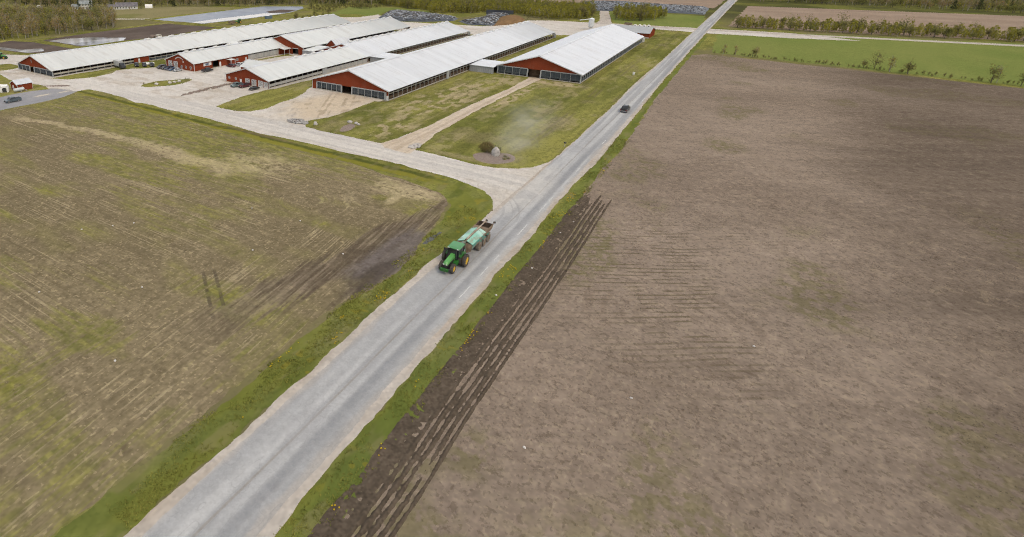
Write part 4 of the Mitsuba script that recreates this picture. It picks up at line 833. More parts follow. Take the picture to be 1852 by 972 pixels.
    for s in (-1, 1):
        for xi, xo in ((.72, 1.24), (1.42, 1.94)):
            o.append(('rear_tyre', None, tyre(s, xi, xo, 0, 1.0), 'mat_tyre')); o.append(('rear_tyre', 'rim', rim(s, xi + .1, xo - .06, 0, 1.0), 'mat_yellow'))
        o.append(('front_tyre', None, tyre(s, .66, 1.16, 3.05, .74, 18), 'mat_tyre')); o.append(('front_tyre', 'rim', rim(s, .76, 1.12, 3.05, .74), 'mat_yellow'))
    return o
def tractor(label, x, y, heading, group=None, z=.02, s=1.0):
    if not TR: TR['p'] = [(a, b, mikit.ply(m, None, 35), mt) for a, b, m, mt in tractor_parts()]
    t = thing('tractor', label, 'tractor', group); M = T().translate([x, y, z]).rotate([0, 0, 1], -heading).scale(s); last = None
    for a, b, m, mt in TR['p']:
        k = obj(b or a, m, mt, last if b else t, at=M)
        if not b: last = k
    return t
tractor('green tractor with yellow wheel rims pulling a tanker down the main road', -36.25, 89.2, 179, s=1.17)

# slurry tanker behind the tractor
t = thing('slurry_tanker', 'pale teal slurry tanker with brown fouled tail towed behind the green tractor', 'tanker')
CX = -35.85
_keep = moved
def moved(m, x=0, y=0, z=0, rot=0, s=1):   # the tanker is built narrow and brought to its true breadth and height
    m = _keep(m, 0, 0, 0, rot, s); v = m.vertices.copy(); v[:, 0] *= 1.14; v[:, 2] *= 1.10; m.vertices = v; m.apply_translation((x, y, z)); return m
gloss('mat_teal_lid', lambda p, n, uv: mix(mix(C(.21, .45, .36), C(.34, .53, .46), smoothstep(.2, .6, noise(p.y * .7, p.x * .6))), C(.24, .22, .15), smoothstep(.52, .72, fbm(p.x * 1.4 + 3, p.y * .9, octaves=4)) * .7), .5)
gloss('mat_teal', lambda p, n, uv: mix(C(.05, .23, .19), C(.16, .14, .105), smoothstep(.36, .60, fbm(p.x * 2, p.y * 1.5, p.z * 2, octaves=3))), .5)
gloss('mat_fouled', lambda p, n, uv: mix(C(.085, .060, .040), C(.25, .185, .125), fbm(p.x * 1.5, p.y * 1.5, p.z * 1.5, octaves=4)), .8)
gloss('mat_crust', lambda p, n, uv: mix(C(.035, .026, .019), C(.10, .075, .055), fbm(p.x * 2.5, p.y * 2.5, p.z * 2, octaves=3)), .85)
sec = [(-.55, .95), (.55, .95), (1.18, 1.75), (1.25, 2.72), (-1.25, 2.72), (-1.18, 1.75)]
obj('tank', moved(prism_y(sec, 92.3, 98.7), CX), 'mat_teal', t)
for s in (-1, 1):
    obj('lid', moved(hull([(s * .22, y, z) for y in (92.2, 98.6) for z in (3.12, 3.20)] + [(s * 1.32, y, z) for y in (92.2, 98.6) for z in (2.70, 2.78)]), CX), 'mat_teal_lid', t)
    obj('lid_rail', moved(tube((s * 1.34, 92.2, 2.72), (s * 1.34, 98.7, 2.72), .05, n=6), CX), 'mat_teal', t)
obj('gutter', moved(box(-.21, .21, 92.25, 98.6, 2.9, 3.06), CX), 'mat_fouled', t)
gloss('mat_boom', lambda p, n, uv: mix(C(.42, .36, .29), C(.24, .18, .13), noise(p.y * .8, 1.)), .55)
obj('boom_pipe', moved(cat([tube((.05, 92.6, 3.28), (.05, 101.9, 3.32), .12, n=10), tube((.05, 101.9, 3.32), (.05, 102.5, 2.7), .13, n=10)] + [box(-.12, .22, y - .06, y + .06, 3.0, 3.25) for y in (93.2, 95.6, 98.0)]), CX), 'mat_boom', t)
obj('front_panel', moved(hull([(s * 1.2, 92.28, 2.75) for s in (-1, 1)] + [(s * 1.1, 92.28, 1.4) for s in (-1, 1)] + [(s * .75, 91.5, 1.35) for s in (-1, 1)] + [(s * .95, 91.75, 2.2) for s in (-1, 1)]), CX), 'mat_fouled', t)
obj('pump_housing', moved(cat([box(-.42, .10, 91.2, 92.25, 1.5, 3.0), tube((-.15, 91.1, 2.2), (-.15, 91.4, 2.2), .34, n=14), tube((.35, 91.4, 1.4), (.30, 91.6, 3.1), .09, n=8)]), CX), 'mat_teal', t)
obj('tongue', moved(cat([hull([(s * .35, 92.3, z) for s in (-1, 1) for z in (.8, 1.05)] + [(s * .08, 90.4, z) for s in (-1, 1) for z in (.55, .75)]), tube((0, 90.7, .65), (0, 91.2, 1.6), .05, n=6)]), CX), 'mat_boom', t)
obj('jack', moved(tube((.32, 91.3, .5), (.32, 91.3, 1.9), .06, n=8), CX), 'mat_white_trim', t)
for a, b in ((-.3, 2.1), (.05, 2.3), (.25, 1.9)):
    obj('hose', moved(cat([tube((a, 90.0, 1.5), (a * .8, 90.6, 1.15), .04, n=5), tube((a * .8, 90.6, 1.15), (a * .6, 91.25, b), .04, n=5)]), CX), 'mat_black_trim', t)
# the open fouled tail: a rounded trough with a dark mouth
def trough(y0, y1, w0, w1, zt0, zt1, zb, th):
    ring = []
    for y, w, zt in ((y0, w0, zt0), (y1, w1, zt1)):
        ang = np.linspace(math.pi, 2 * math.pi, 13)
        ring.append([(w * math.cos(a), y, zb + (zt - zb) * (1 + math.sin(a)) if True else 0) for a in ang])
    v = ring[0] + ring[1]; n = 13; inner = [(x * (1 - th / max(w0, w1)), y, z + th * .8) for x, y, z in v]
    V = np.array(v + inner); f = []
    for i in range(n - 1):
        f += [[i, n + i, n + i + 1], [i, n + i + 1, i + 1], [2 * n + i, 2 * n + i + 1, 3 * n + i + 1], [2 * n + i, 3 * n + i + 1, 3 * n + i]]
    for i in (0, n - 1): f += [[i, n + i, 3 * n + i], [i, 3 * n + i, 2 * n + i]]
    m = trimesh.Trimesh(V, f, process=False); return m
obj('tail_trough', moved(trough(98.7, 102.3, 1.25, 1.30, 2.75, 2.95, 1.0, .07), CX), 'mat_fouled', t)
obj('tail_lining', moved(trough(98.75, 102.25, 1.16, 1.20, 2.66, 2.84, 1.12, .03), CX), 'mat_crust', t)
obj('tail_gate', moved(hull([(1.30 * math.cos(a), y, 1.0 + 1.95 * (1 + math.sin(a))) for a in np.linspace(math.pi, 2 * math.pi, 13) for y in (102.3, 102.42)]), CX), 'mat_crust', t)
obj('tail_hood', moved(hull([(s * 1.28, y, z) for s in (-1, 1) for y, z in ((98.68, 2.72), (100.1, 2.86), (100.1, 2.94), (98.68, 2.82))]), CX), 'mat_fouled', t)
obj('load', moved(hull([(x * 1.1, y, 2.0 + .25 * vnoise([x * 3, y, 1])) for x in (-1, -.4, .3, 1) for y in (99.5, 100.6, 102.1)] + [(s * .7, y, 1.4) for s in (-1, 1) for y in (99.5, 102.1)]), CX), 'mat_crust', t)
for s in (-1, 1):
    k = obj('light_arm', moved(cat([tube((s * .8 + .25, 102.4, 2.75), (s * .72 + .28, 104.0, 2.6), .05, n=6), tube((s * .8 + .25, 102.4, 2.2), (s * .72 + .28, 103.2, 2.6), .04, n=6)]), CX), 'mat_fouled', t)
    obj('tail_light', moved(box(s * .72 + .28 - .18, s * .72 + .28 + .18, 103.9, 104.15, 2.45, 2.75), CX), 'mat_black_trim', k)
obj('undercarriage', moved(cat([box(-.6, .6, 95.6, 101.8, .75, .98)] + [box(-1.1, 1.1, y - .1, y + .1, .62, .82) for y in (96.4, 98.6, 100.8)]), CX), 'mat_fouled', t)
for y in (96.4, 98.6, 100.8):
    for s in (-1, 1):
        k = obj('wheel', moved(tyre(s, .68, 1.30, y, .82, 16), CX), 'mat_dusty_tyre', t, 35); obj('rim', moved(rim(s, .8, 1.26, y, .82), CX), 'mat_fouled', k)
    obj('mudguard', moved(cat([hull([(s * x, y + b, z) for x in (.66, 1.24) for b, z in ((-.8, 1.60), (-.4, 1.74), (.4, 1.74), (.8, 1.60), (.3, 1.68), (-.3, 1.68))]) for s in (-1, 1)]), CX), 'mat_teal', t)

moved = _keep
# farm machines far off
tractor('green tractor at the left edge behind the leftmost barn', -316.5, 141.5, 60, 'machines standing about the farm')
tractor('green tractor standing by the bank of the blue lined lagoon', -331.5, 333.5, 200, 'machines standing about the farm')
def spreader(label, x, y, heading):
    t = thing('manure_spreader', label, 'spreader', 'machines standing about the farm'); M = T().translate([x, y, .02]).rotate([0, 0, 1], -heading)
    obj('hopper', prism_x([(-2.6, 1.0), (2.4, 1.0), (2.6, 2.4), (-2.6, 2.4)], -1.15, 1.15), 'mat_fouled', t, at=M); obj('load', box(-1.0, 1.0, -2.4, 2.4, 2.38, 2.55), 'mat_crust', t, at=M)
    obj('tongue', box(-.1, .1, 2.4, 4.6, .5, .7), 'mat_dark_steel', t, at=M)
    for s in (-1, 1): obj('wheel', tube((s * 1.0, -.4, .65), (s * 1.4, -.4, .65), .65, n=16), 'mat_dusty_tyre', t, at=M)
    return t
spreader('dark manure spreader left of the green tractor by the lagoon', -329.5, 323.0, 200)
spreader('dark spreader parked beside the small barn behind the road-side barn', -82, 511, 95)

# ------------------------------------------------------------------ small structures
t = thing('shed', 'small red shed with white roof beside the dark side road', 'shed')
x0, x1, y0, y1 = -241.2, -236.0, 110.2, 116.4
gable_roof(t, x0, x1, y0, y1, 2.7, 4.1, -238.6, 'mat_roof_pale', .3, .3, .1, False)
gable(t, x0, x1, y0, 2.7, 4.1, -238.6, 0, .12); gable(t, x0, x1, y1 - .12, 2.7, 4.1, -238.6, 0, .12)
for x in (x0, x1 - .12): obj('wall', box(x, x + .12, y0 + .12, y1 - .12, 0, 2.7), 'mat_red', t)
for y in (y0 - .04, y1 - .12): obj('corner_trim', box(x1 - .1, x1 + .05, y, y + .16, 0, 2.7), 'mat_white_trim', t)
obj('corner_trim', box(x0 - .05, x0 + .1, y0 - .04, y0 + .1, 0, 2.7), 'mat_white_trim', t); side_door(t, -239.2, y0, 1.1, 2.0)
t = thing('gas_tank', 'long pale grey gas tank on feet in front of the red shed', 'tank')
gloss('mat_tank', lambda p, n, uv: C(.50, .53, .54) * speck(p, .5, .08), .35)
cap = trimesh.creation.capsule(3.0, .68, count=[16, 16]); cap.apply_translation((0, 0, -0)); cap.apply_transform(trimesh.transformations.rotation_matrix(-math.pi / 2, [1, 0, 0])); cap.apply_translation((-234.2, 109.9, 1.05)); obj('vessel', cap, 'mat_tank', t, True)
for y in (110.5, 112.6): obj('foot', box(-234.8, -233.6, y - .12, y + .12, 0, .55), 'mat_concrete', t)
obj('dome_cover', tube((-234.2, 111.4, 1.6), (-234.2, 111.4, 1.95), .22, n=12), 'mat_grey_trim', t)
gloss('mat_white_plastic', lambda p, n, uv: C(.70, .70, .68) * speck(p, .6, .05), .5)
def hutch(label, x, y, heading, s=1.0, mat='mat_white_plastic', group=None):
    t = thing('calf_hutch', label, 'calf hutch', group); M = T().translate([x, y, .015]).rotate([0, 0, 1], -heading).scale(s)
    out = [(-.85, 0), (.85, 0), (.85, .95), (.55, 1.42), (-.55, 1.42), (-.85, .95)]
    inn = [(-.45, 0.0), (.45, 0.0), (.45, .85), (.25, 1.05), (-.25, 1.05), (-.45, .85)]
    obj('shell', prism_y(out, -1.1, 1.0), mat, t, at=M)
    fr = sg.Polygon(out).difference(sg.Polygon([(a, b - .01) for a, b in inn]))
    m = trimesh.creation.extrude_polygon(fr, .12, engine='earcut'); v = m.vertices.copy(); m.vertices = np.stack([v[:, 0], 1.12 - v[:, 2], v[:, 1]], 1)
    obj('front', m, mat, t, at=M); obj('opening', box(-.45, .45, 1.0, 1.02, .02, 1.04), 'mat_dark_steel', t, at=M)
hutch('white calf hutch with square opening left of the red shed', -239.6, 106.9, 120, 1.75); hutch('plain white calf hutch farther left, turned from the shed', -243.2, 106.0, 75, 1.75)
hutch('brownish calf hutch standing left of a tan one behind the leftmost barn', -315.4, 238.0, 100, 1.5, 'mat_mulch'); hutch('tan calf hutch behind the leftmost barn, beside a brownish one', -314.6, 241.8, 100, 1.6, 'mat_plank')
for i, (x, y) in enumerate([(-76.5, 508.5), (-73.5, 509.5), (-70.5, 510.5), (-67.5, 511.5)]): hutch('white hutch shape standing in for a machine beyond the small far barn', x, y, 175, 1.25, group='stand-ins for white machines beyond the small barn')  # hutch shapes stand in for white farm machines
t = thing('white_oblong', 'long white bale lying on the grass beside the red shop', 'oblong')  # long white object of unknown kind, built as a plain capsule
cap = trimesh.creation.capsule(4.2, .72, count=[16, 14]); cap.apply_transform(trimesh.transformations.rotation_matrix(-math.pi / 2, [1, 0, 0])); obj('oblong_body', moved(cap, -241.2, 177.8 + 0, .66, -.45), 'mat_white_plastic', t, True)
t = thing('skip_container', 'blue grey waste container on the grass below the blue lined lagoon', 'container')
gloss('mat_skip', (.10, .15, .20), .5); M = T().translate([-335.5, 372, .02]).rotate([0, 0, 1], -15)
for a in ((-1.3, -1.2, -3, 3), (1.2, 1.3, -3, 3), (-1.19, 1.19, -3, -2.9), (-1.19, 1.19, 2.9, 3)): obj('wall', box(*a, .2, 2.4), 'mat_skip', t, at=M)
obj('base', box(-1.3, 1.3, -3, 3, 0, .19), 'mat_skip', t, at=M); obj('load', box(-1.1, 1.1, -2.2, .5, .2, 2.5), 'mat_white_plastic', t, at=M)
# houses beyond the hay field
flat('mat_house_wall', (.55, .55, .53)); flat('mat_house_roof', lambda p, n, uv: mix(C(.19, .21, .215), C(.30, .33, .335), noise(p.x * .8, p.y * .8))); flat('mat_dark_roof', lambda p, n, uv: mix(C(.12, .115, .125), C(.20, .19, .205), noise(p.x * .8, p.y * .8)))
def house(label, x, y, rot, L, W, ze, zr, roofm, wings=()):
    t = thing('house', label, 'house', 'houses beyond the hay field'); M = T().translate([x, y, .01]).rotate([0, 0, 1], rot)
    for (ox, oy, l, w, e, r) in [(0, 0, L, W, ze, zr)] + list(wings):
        obj('wall', box(ox - l / 2, ox + l / 2, oy - w / 2, oy + w / 2, 0, e), 'mat_house_wall', t, at=M)
        for s in (-1, 1): obj('roof', prism_x([(oy + s * (w / 2 + .4), e - .15), (oy, r), (oy, r + .15), (oy + s * (w / 2 + .4), e)], ox - l / 2 - .4, ox + l / 2 + .4), roofm, t, at=M)
        for s in (-1, 1): obj('gable', prism_x([(oy - w / 2, e + .01), (oy + w / 2, e + .01), (oy, r)], ox + s * (l / 2 - .1) - .08, ox + s * (l / 2 - .1) + .08), 'mat_house_wall', t, at=M)
        for i in range(int(l / 2.6)):
            for zz in ([.9] if e < 4 else [.9, 3.5]):
                obj('window', box(ox - l / 2 + 1 + i * 2.6, ox - l / 2 + 2 + i * 2.6, oy - w / 2 - .05, oy - w / 2 + .05, zz, zz + 1.3), 'mat_pane', t, at=M)
    obj('door', box(L * .1, L * .1 + 1, -W / 2 - .08, -W / 2 + .05, 0, 2.1), 'mat_mulch', t, at=M)
house('white two storey house with pale roof and lower wing at the dark wood', -527, 323, 54, 12, 9, 5.2, 8.2, 'mat_house_roof', [(-8.5, -1, 7, 7, 2.9, 5.0)])
house('low house under a long dark grey roof beyond the hay field', -500, 350, 54, 20, 10, 2.8, 6.0, 'mat_dark_roof', [(-13, -2, 8, 7, 2.6, 4.6)])
t = thing('storage_dome', 'small bright white rounded shelter at the far edge of the hay field', 'shelter')
obj('cover', moved(prism_x([(3.2 * math.cos(a), 3.6 * math.sin(a)) for a in np.linspace(0, math.pi, 12)], -3.5, 3.5), -492, 369.5, 0, .9), 'mat_white_plastic', t)
t = thing('shed', 'tiny white shed at the dark wood edge left of the two storey house', 'shed')
obj('wall', box(-566, -562, 296, 299, 0, 2.3), 'mat_house_wall', t); obj('roof', prism_x([(295.6, 2.3), (299.4, 2.3), (297.5, 3.4)], -566.3, -561.7), 'mat_white_plastic', t)
# mailbox, lawn pedestal, posts
t = thing('mailbox', 'black mailbox on a post at the main road edge', 'mailbox')
obj('post', box(-38.78, -38.66, 170.84, 170.96, 0, 1.1), 'mat_plank', t); obj('box', moved(prism_x([(-.18, 0), (.18, 0), (.18, .25), (.1, .38), (-.1, .38), (-.18, .25)], -.3, .3), -38.72, 170.9, 1.1), 'mat_black_trim', t)
t = thing('utility_pedestal', 'small white pedestal in the lawn between barn and main road', 'pedestal')
obj('cabinet', box(-42.8, -42.0, 301.6, 302.3, .02, 1.0), 'mat_white_plastic', t); obj('lid', box(-42.85, -41.95, 301.55, 302.35, 1.0, 1.12), 'mat_white_trim', t)
t = thing('marker_post', 'thin pale post at the lawn edge in front of the road-side barn', 'post')
obj('pole', tube((-88.6, 256.5, 0), (-88.6, 256.5, 2.2), .09), 'mat_plank', t); obj('cap', tube((-88.6, 256.5, 2.2), (-88.6, 256.5, 2.35), .13), 'mat_white_trim', t)

# ------------------------------------------------------------------ stones
FIELD_STONES_L = [(-82.7, 84.4), (-69.4, 70.5), (-54.7, 79.6), (-70.1, 85.8), (-103.4, 56.0), (-99.8, 60.8), (-88.1, 38.8), (-75.6, 49.9), (-97.4, 64.2), (-63.0, 36.0)]
STONE_AT = ['in the left field level with the wet mud, far from it', 'in the left field above the pair of dark wheel ruts', 'in the dark sodden strip of the left field', 'between the turning loops and the wheel ruts in the left field', 'leftmost of two lying close in the left field weeds', 'rightmost of two lying close in the left field weeds',
            'lowest in the left field at the photo left', 'on bare soil below the dark wheel ruts', 'above the close pair of stones in the left field', 'in the lower left field near the road verge', 'at the upper left of the ploughed furrows', 'at the far end of the ploughed furrows', 'halfway along the ploughed furrows', 'on the right verge edge below the furrows', 'in the right field inside the turning arcs', 'in the right field farthest from the road', 'in the right field below the furrow ends']
FIELD_STONES_R = [(-24.0, 113.1), (-23.2, 120.1), (-24.2, 95.7), (-26.2, 83.4), (-3.5, 71.0), (9.0, 93.0), (-12.0, 55.0)]
flat('mat_stone', lambda p, n, uv: mix(C(.36, .34, .32), C(.52, .50, .475), fbm(p.x * 1.4, p.y * 1.4, p.z * 1.8, octaves=4)) * (1 - .35 * (1 - smoothstep(.0, .05, dr.abs(noise(p.x * 1.1, p.y * 1.1, p.z * 1.5) - .5)))))
flat('mat_field_stone', (.52, .50, .47)); flat('mat_rubble', lambda p, n, uv: mix(C(.17, .165, .165), C(.44, .43, .42), cell_rand(dr.floor(p.x * 1.6), dr.floor(p.y * 1.6), dr.floor(p.z * 1.6))))
def rock(sx, sy, sz, seed, sub=3):
    m = trimesh.creation.icosphere(subdivisions=sub); v = m.vertices
    r = 1 + .55 * (vnoise(v * 1.1 + seed * 7.3, seed) - .5) + .25 * (vnoise(v * 2.6 + seed, seed + 1) - .5) + .1 * (vnoise(v * 6, seed + 2) - .5)
    m.vertices = v * r[:, None] * np.array([sx, sy, sz]); return m
b = rock(1.25, 1.05, 1.55, 3, 4); v = b.vertices.copy(); s = np.clip((v[:, 2] - .2) / 1.6, 0, 1); v[:, 0] *= 1 - .42 * s; v[:, 1] *= 1 - .3 * s; b.vertices = v
t = tag(obj('boulder', moved(cat([b]), -52.2, 151.2, 1.15), 'mat_stone', None, 40), 'large pale upright boulder in the mulch bed beside a brown bush', 'boulder')
for i, (x, y, s) in enumerate([(-103.4, 153.4, .85), (-101.2, 153.9, .7), (-99.9, 153.2, .6)]):
    tag(obj('stone', moved(rock(s, s * .8, s * .7, 11 + i), x, y, s * .35), 'mat_stone', None, 40), ['largest pale stone, at the left of three behind the bare dirt patch', 'middle pale stone of the three behind the dirt patch', 'smallest pale stone, at the right of three behind the dirt patch'][i], 'stone', 'stones behind the dirt patch')
for i, (x, y) in enumerate([(-202.0, 151.8), (-199.7, 156.9), (-199.2, 159.1), (-198.6, 161.3)]):
    tag(obj('stone', moved(rock(.9, .75, .55, 31 + i), x, y, .3), 'mat_field_stone', None, 40), 'pale stone in the planted island in the gravel yard', 'stone', 'stones in the yard island')
tag(obj('stone', moved(rock(.7, .6, .75, 51), -111.2, 144.8, .4), 'mat_stone', None, 40), 'single pale stone on the lawn corner beside the rubble', 'stone')
for i, (x, y) in enumerate(FIELD_STONES_L + FIELD_STONES_R):
    tag(obj('stone', moved(rock(.19, .16, .14, 61 + i, 2), x, y, .06), 'mat_field_stone', None, 40), 'small white stone ' + STONE_AT[i], 'stone')
def heap(name, label, cx, cy, rx, ry, h, n, seed, mat):
    r = np.random.default_rng(seed); ms = []
    for i in range(n):
        a, q = r.uniform(0, 6.28), math.sqrt(r.random()); x, y = cx + rx * q * math.cos(a), cy + ry * q * math.sin(a); s = r.uniform(.25, .6)
        ms.append(moved(rock(s, s * .8, s * .6, int(r.integers(999)), 1), x, y, h * (1 - q) * r.random() + s * .3, r.uniform(0, 6)))
    t = thing(name, label, 'rubble'); obj('rocks', cat(ms), mat, t, 40, kind='stuff'); return t
heap('rubble_pile', 'grey broken concrete rubble at the farm road edge before the muddy forecourt', -118.2, 143.8, 4.2, 2.4, .9, 120, 5, 'mat_rubble')
heap('rubble_pile', 'small scatter of pale stones where the dirt lane meets the farm road', -74.2, 144.6, 1.3, 2.6, .4, 45, 6, 'mat_stone')
heap('rubble_pile', 'thin line of dark debris running across the gravel yard', -178.0, 160.0, 1.2, 15, .3, 130, 7, 'mat_mulch')

# ------------------------------------------------------------------ covered silage bunkers and the brown heap
gloss('mat_plastic_sheet', lambda p, n, uv: mix(C(.018, .021, .028), C(.06, .07, .085), fbm(p.x * .4, p.y * .4, octaves=3)), .45)
flat('mat_tyre_side', lambda p, n, uv: mix(C(.30, .33, .37), C(.60, .62, .64), cell_rand(dr.floor(p.x * .9), dr.floor(p.y * .9))))
def mound(poly, h, slope, cell, seed, bump=.4):
    P_ = sg.Polygon(poly); x0, y0, x1, y1 = P_.bounds; gx, gy = np.arange(x0 - 1, x1 + 1, cell), np.arange(y0 - 1, y1 + 1, cell)
    XX, YY = np.meshgrid(gx, gy); pts = shapely.points(XX.ravel(), YY.ravel()); ins = shapely.contains(P_, pts)
    d = np.where(ins, shapely.distance(P_.exterior, pts), -1).reshape(XX.shape)
    zz = np.where(d > 0, h * (1 - np.exp(-np.maximum(d, 0) / slope * 1.6)), -.1) + np.where(d > 0, bump * (vnoise(np.stack([XX / 5, YY / 5, XX * 0], -1), seed) - .4) * np.clip(d / 3, 0, 1), 0)
    idx = np.arange(XX.size).reshape(XX.shape); f = np.concatenate([np.stack([idx[:-1, :-1], idx[:-1, 1:], idx[1:, 1:]], -1).reshape(-1, 3), np.stack([idx[:-1, :-1], idx[1:, 1:], idx[1:, :-1]], -1).reshape(-1, 3)])
    f = f[(zz.ravel()[f] > -.05).any(1)]
    return trimesh.Trimesh(np.stack([XX, YY, zz], -1).reshape(-1, 3), f, process=False), (gx, gy, zz, P_)
def bunker(label, poly, h, slope, n, seed):
    t = thing('silage_bunker', label, 'silage heap', 'covered silage bunkers')
    m, (gx, gy, zz, P_) = mound(poly, h, slope, 1.2, seed); obj('plastic_cover', m, 'mat_plastic_sheet', t, True)
    r = np.random.default_rng(seed); x0, y0, x1, y1 = P_.bounds; A, B = [], []
    ring = trimesh.creation.annulus(.22, .52, .2, sections=8); disc = trimesh.creation.cylinder(.5, .12, sections=7)
    q = P_.buffer(-1.5); pts = r.uniform((x0, y0), (x1, y1), (n * 3, 2)); pts = pts[shapely.contains(q, shapely.points(pts))][:n]
    for x, y in pts:
        z = zz[min(len(gy) - 1, int((y - gy[0]) / 1.2 + .5)), min(len(gx) - 1, int((x - gx[0]) / 1.2 + .5))]
        (B if r.random() < np.clip((vnoise([x / 2.6, y / 2.6, seed], 4) - .42) * 3.5, .03, .8) else A).append(moved(ring if r.random() < .5 else disc, x, y, z + .12, r.uniform(0, 6), r.uniform(.9, 1.5)))
    obj('cover_tyres', cat(A), 'mat_tyre', t, kind='stuff'); obj('pale_tyre_sides', cat(B), 'mat_tyre_side', t, kind='stuff')
    return t
bunker('tyre covered silage heap behind the middle barns, farthest left', [(-265, 434), (-286, 485), (-284, 497), (-248, 492), (-210, 476), (-205, 456), (-220, 435), (-236, 426)], 2.8, 6, 900, 1)
tb = bunker('tyre covered silage heap with black back wall beside the brown earth heap', [(-200, 455), (-196, 503), (-206, 532), (-187, 538), (-180, 521), (-181, 506), (-165, 445), (-184, 439)], 2.2, 6, 700, 2)
obj('back_wall', hull([(x, y + d, z) for x, y in ((-207, 531.5), (-184, 540)) for d in (0, .4) for z in (0, 3.6)]), 'mat_plastic_sheet', tb)
bunker('widest tyre covered silage heap behind the yellow green trees at the top', [(-170, 733), (-132, 753), (-86, 741), (-44, 738), (-42, 655), (-76, 652), (-84, 655), (-116, 637), (-134, 630)], 3.0, 9, 1500, 3)
flat('mat_brown_heap', lambda p, n, uv: mix(C(.135, .085, .045), C(.25, .165, .09), fbm(p.x * .5, p.y * .3, p.z, octaves=4)))
m, _ = mound([(-166, 443), (-182, 496), (-183, 520), (-163, 508), (-155, 482), (-159, 460)], 4.2, 9, 1.0, 9, 1.0)
tag(obj('earth_heap', m, 'mat_brown_heap', None, True), 'brown heap of silage or earth right of a tyre covered bunker', 'heap')
# ------------------------------------------------------------------ trees
def leaf_mat(key, pal, s=1.3):
    def f(p, n, uv):
        a = noise(p.x * .09 + 3, p.y * .09, 1.0); b = cell_rand(dr.floor(p.x * s), dr.floor(p.y * s), dr.floor(p.z * s)); d = noise(p.x * .3, p.y * .3, 5.)
        c = mix(C(*pal[0]), C(*pal[1]), smoothstep(.25, .75, a * .6 + d * .4))
        return mix(c, C(*pal[2]), smoothstep(.45, 1.0, b) * .8) * (.75 + .5 * cell_rand(dr.floor(p.x * s * 2), dr.floor(p.z * s * 2), dr.floor(p.y * s * 2)))
    scene[key] = {'type': 'principledthin', 'base_color': tex(f), 'roughness': .7, 'spec_trans': 0.0, 'diff_trans': .7}
leaf_mat('mat_leaf_bare', [(.280, .240, .075), (.320, .200, .090), (.300, .300, .070)])
leaf_mat('mat_leaf_poplar', [(.300, .280, .050), (.235, .230, .050), (.350, .315, .060)])
leaf_mat('mat_leaf_dark', [(.060, .075, .036), (.080, .090, .046), (.115, .120, .045)])
leaf_mat('mat_leaf_mixed', [(.185, .190, .062), (.205, .175, .085), (.250, .245, .065)])
leaf_mat('mat_leaf_bush', [(.150, .115, .060), (.215, .165, .080), (.180, .175, .055)], 4)
flat('mat_bark', lambda p, n, uv: mix(C(.20, .18, .15), C(.40, .37, .32), noise(p.x * .7, p.y * .7, p.z * .4)))
flat('mat_bark_dark', lambda p, n, uv: mix(C(.07, .06, .05), C(.15, .13, .11), noise(p.x * .7, p.y * .7, p.z * .4)))
def quads(c, size, r, up=.0):
    n = len(c); a = r.normal(size=(n, 3)); a /= np.linalg.norm(a, axis=1, keepdims=True); b = r.normal(size=(n, 3)); b[:, 2] += up; b -= a * (a * b).sum(1, keepdims=True); b /= np.linalg.norm(b, axis=1, keepdims=True)
    s = size[:, None] * .5; k = r.uniform(.5, 1.0, (n, 1))
    v = np.stack([c - a * s, c + b * s * k, c + a * s, c - b * s * k], 1).reshape(-1, 3); i = np.arange(n)[:, None] * 4
    return v, np.concatenate([i + [0, 1, 2], i + [0, 2, 3]])
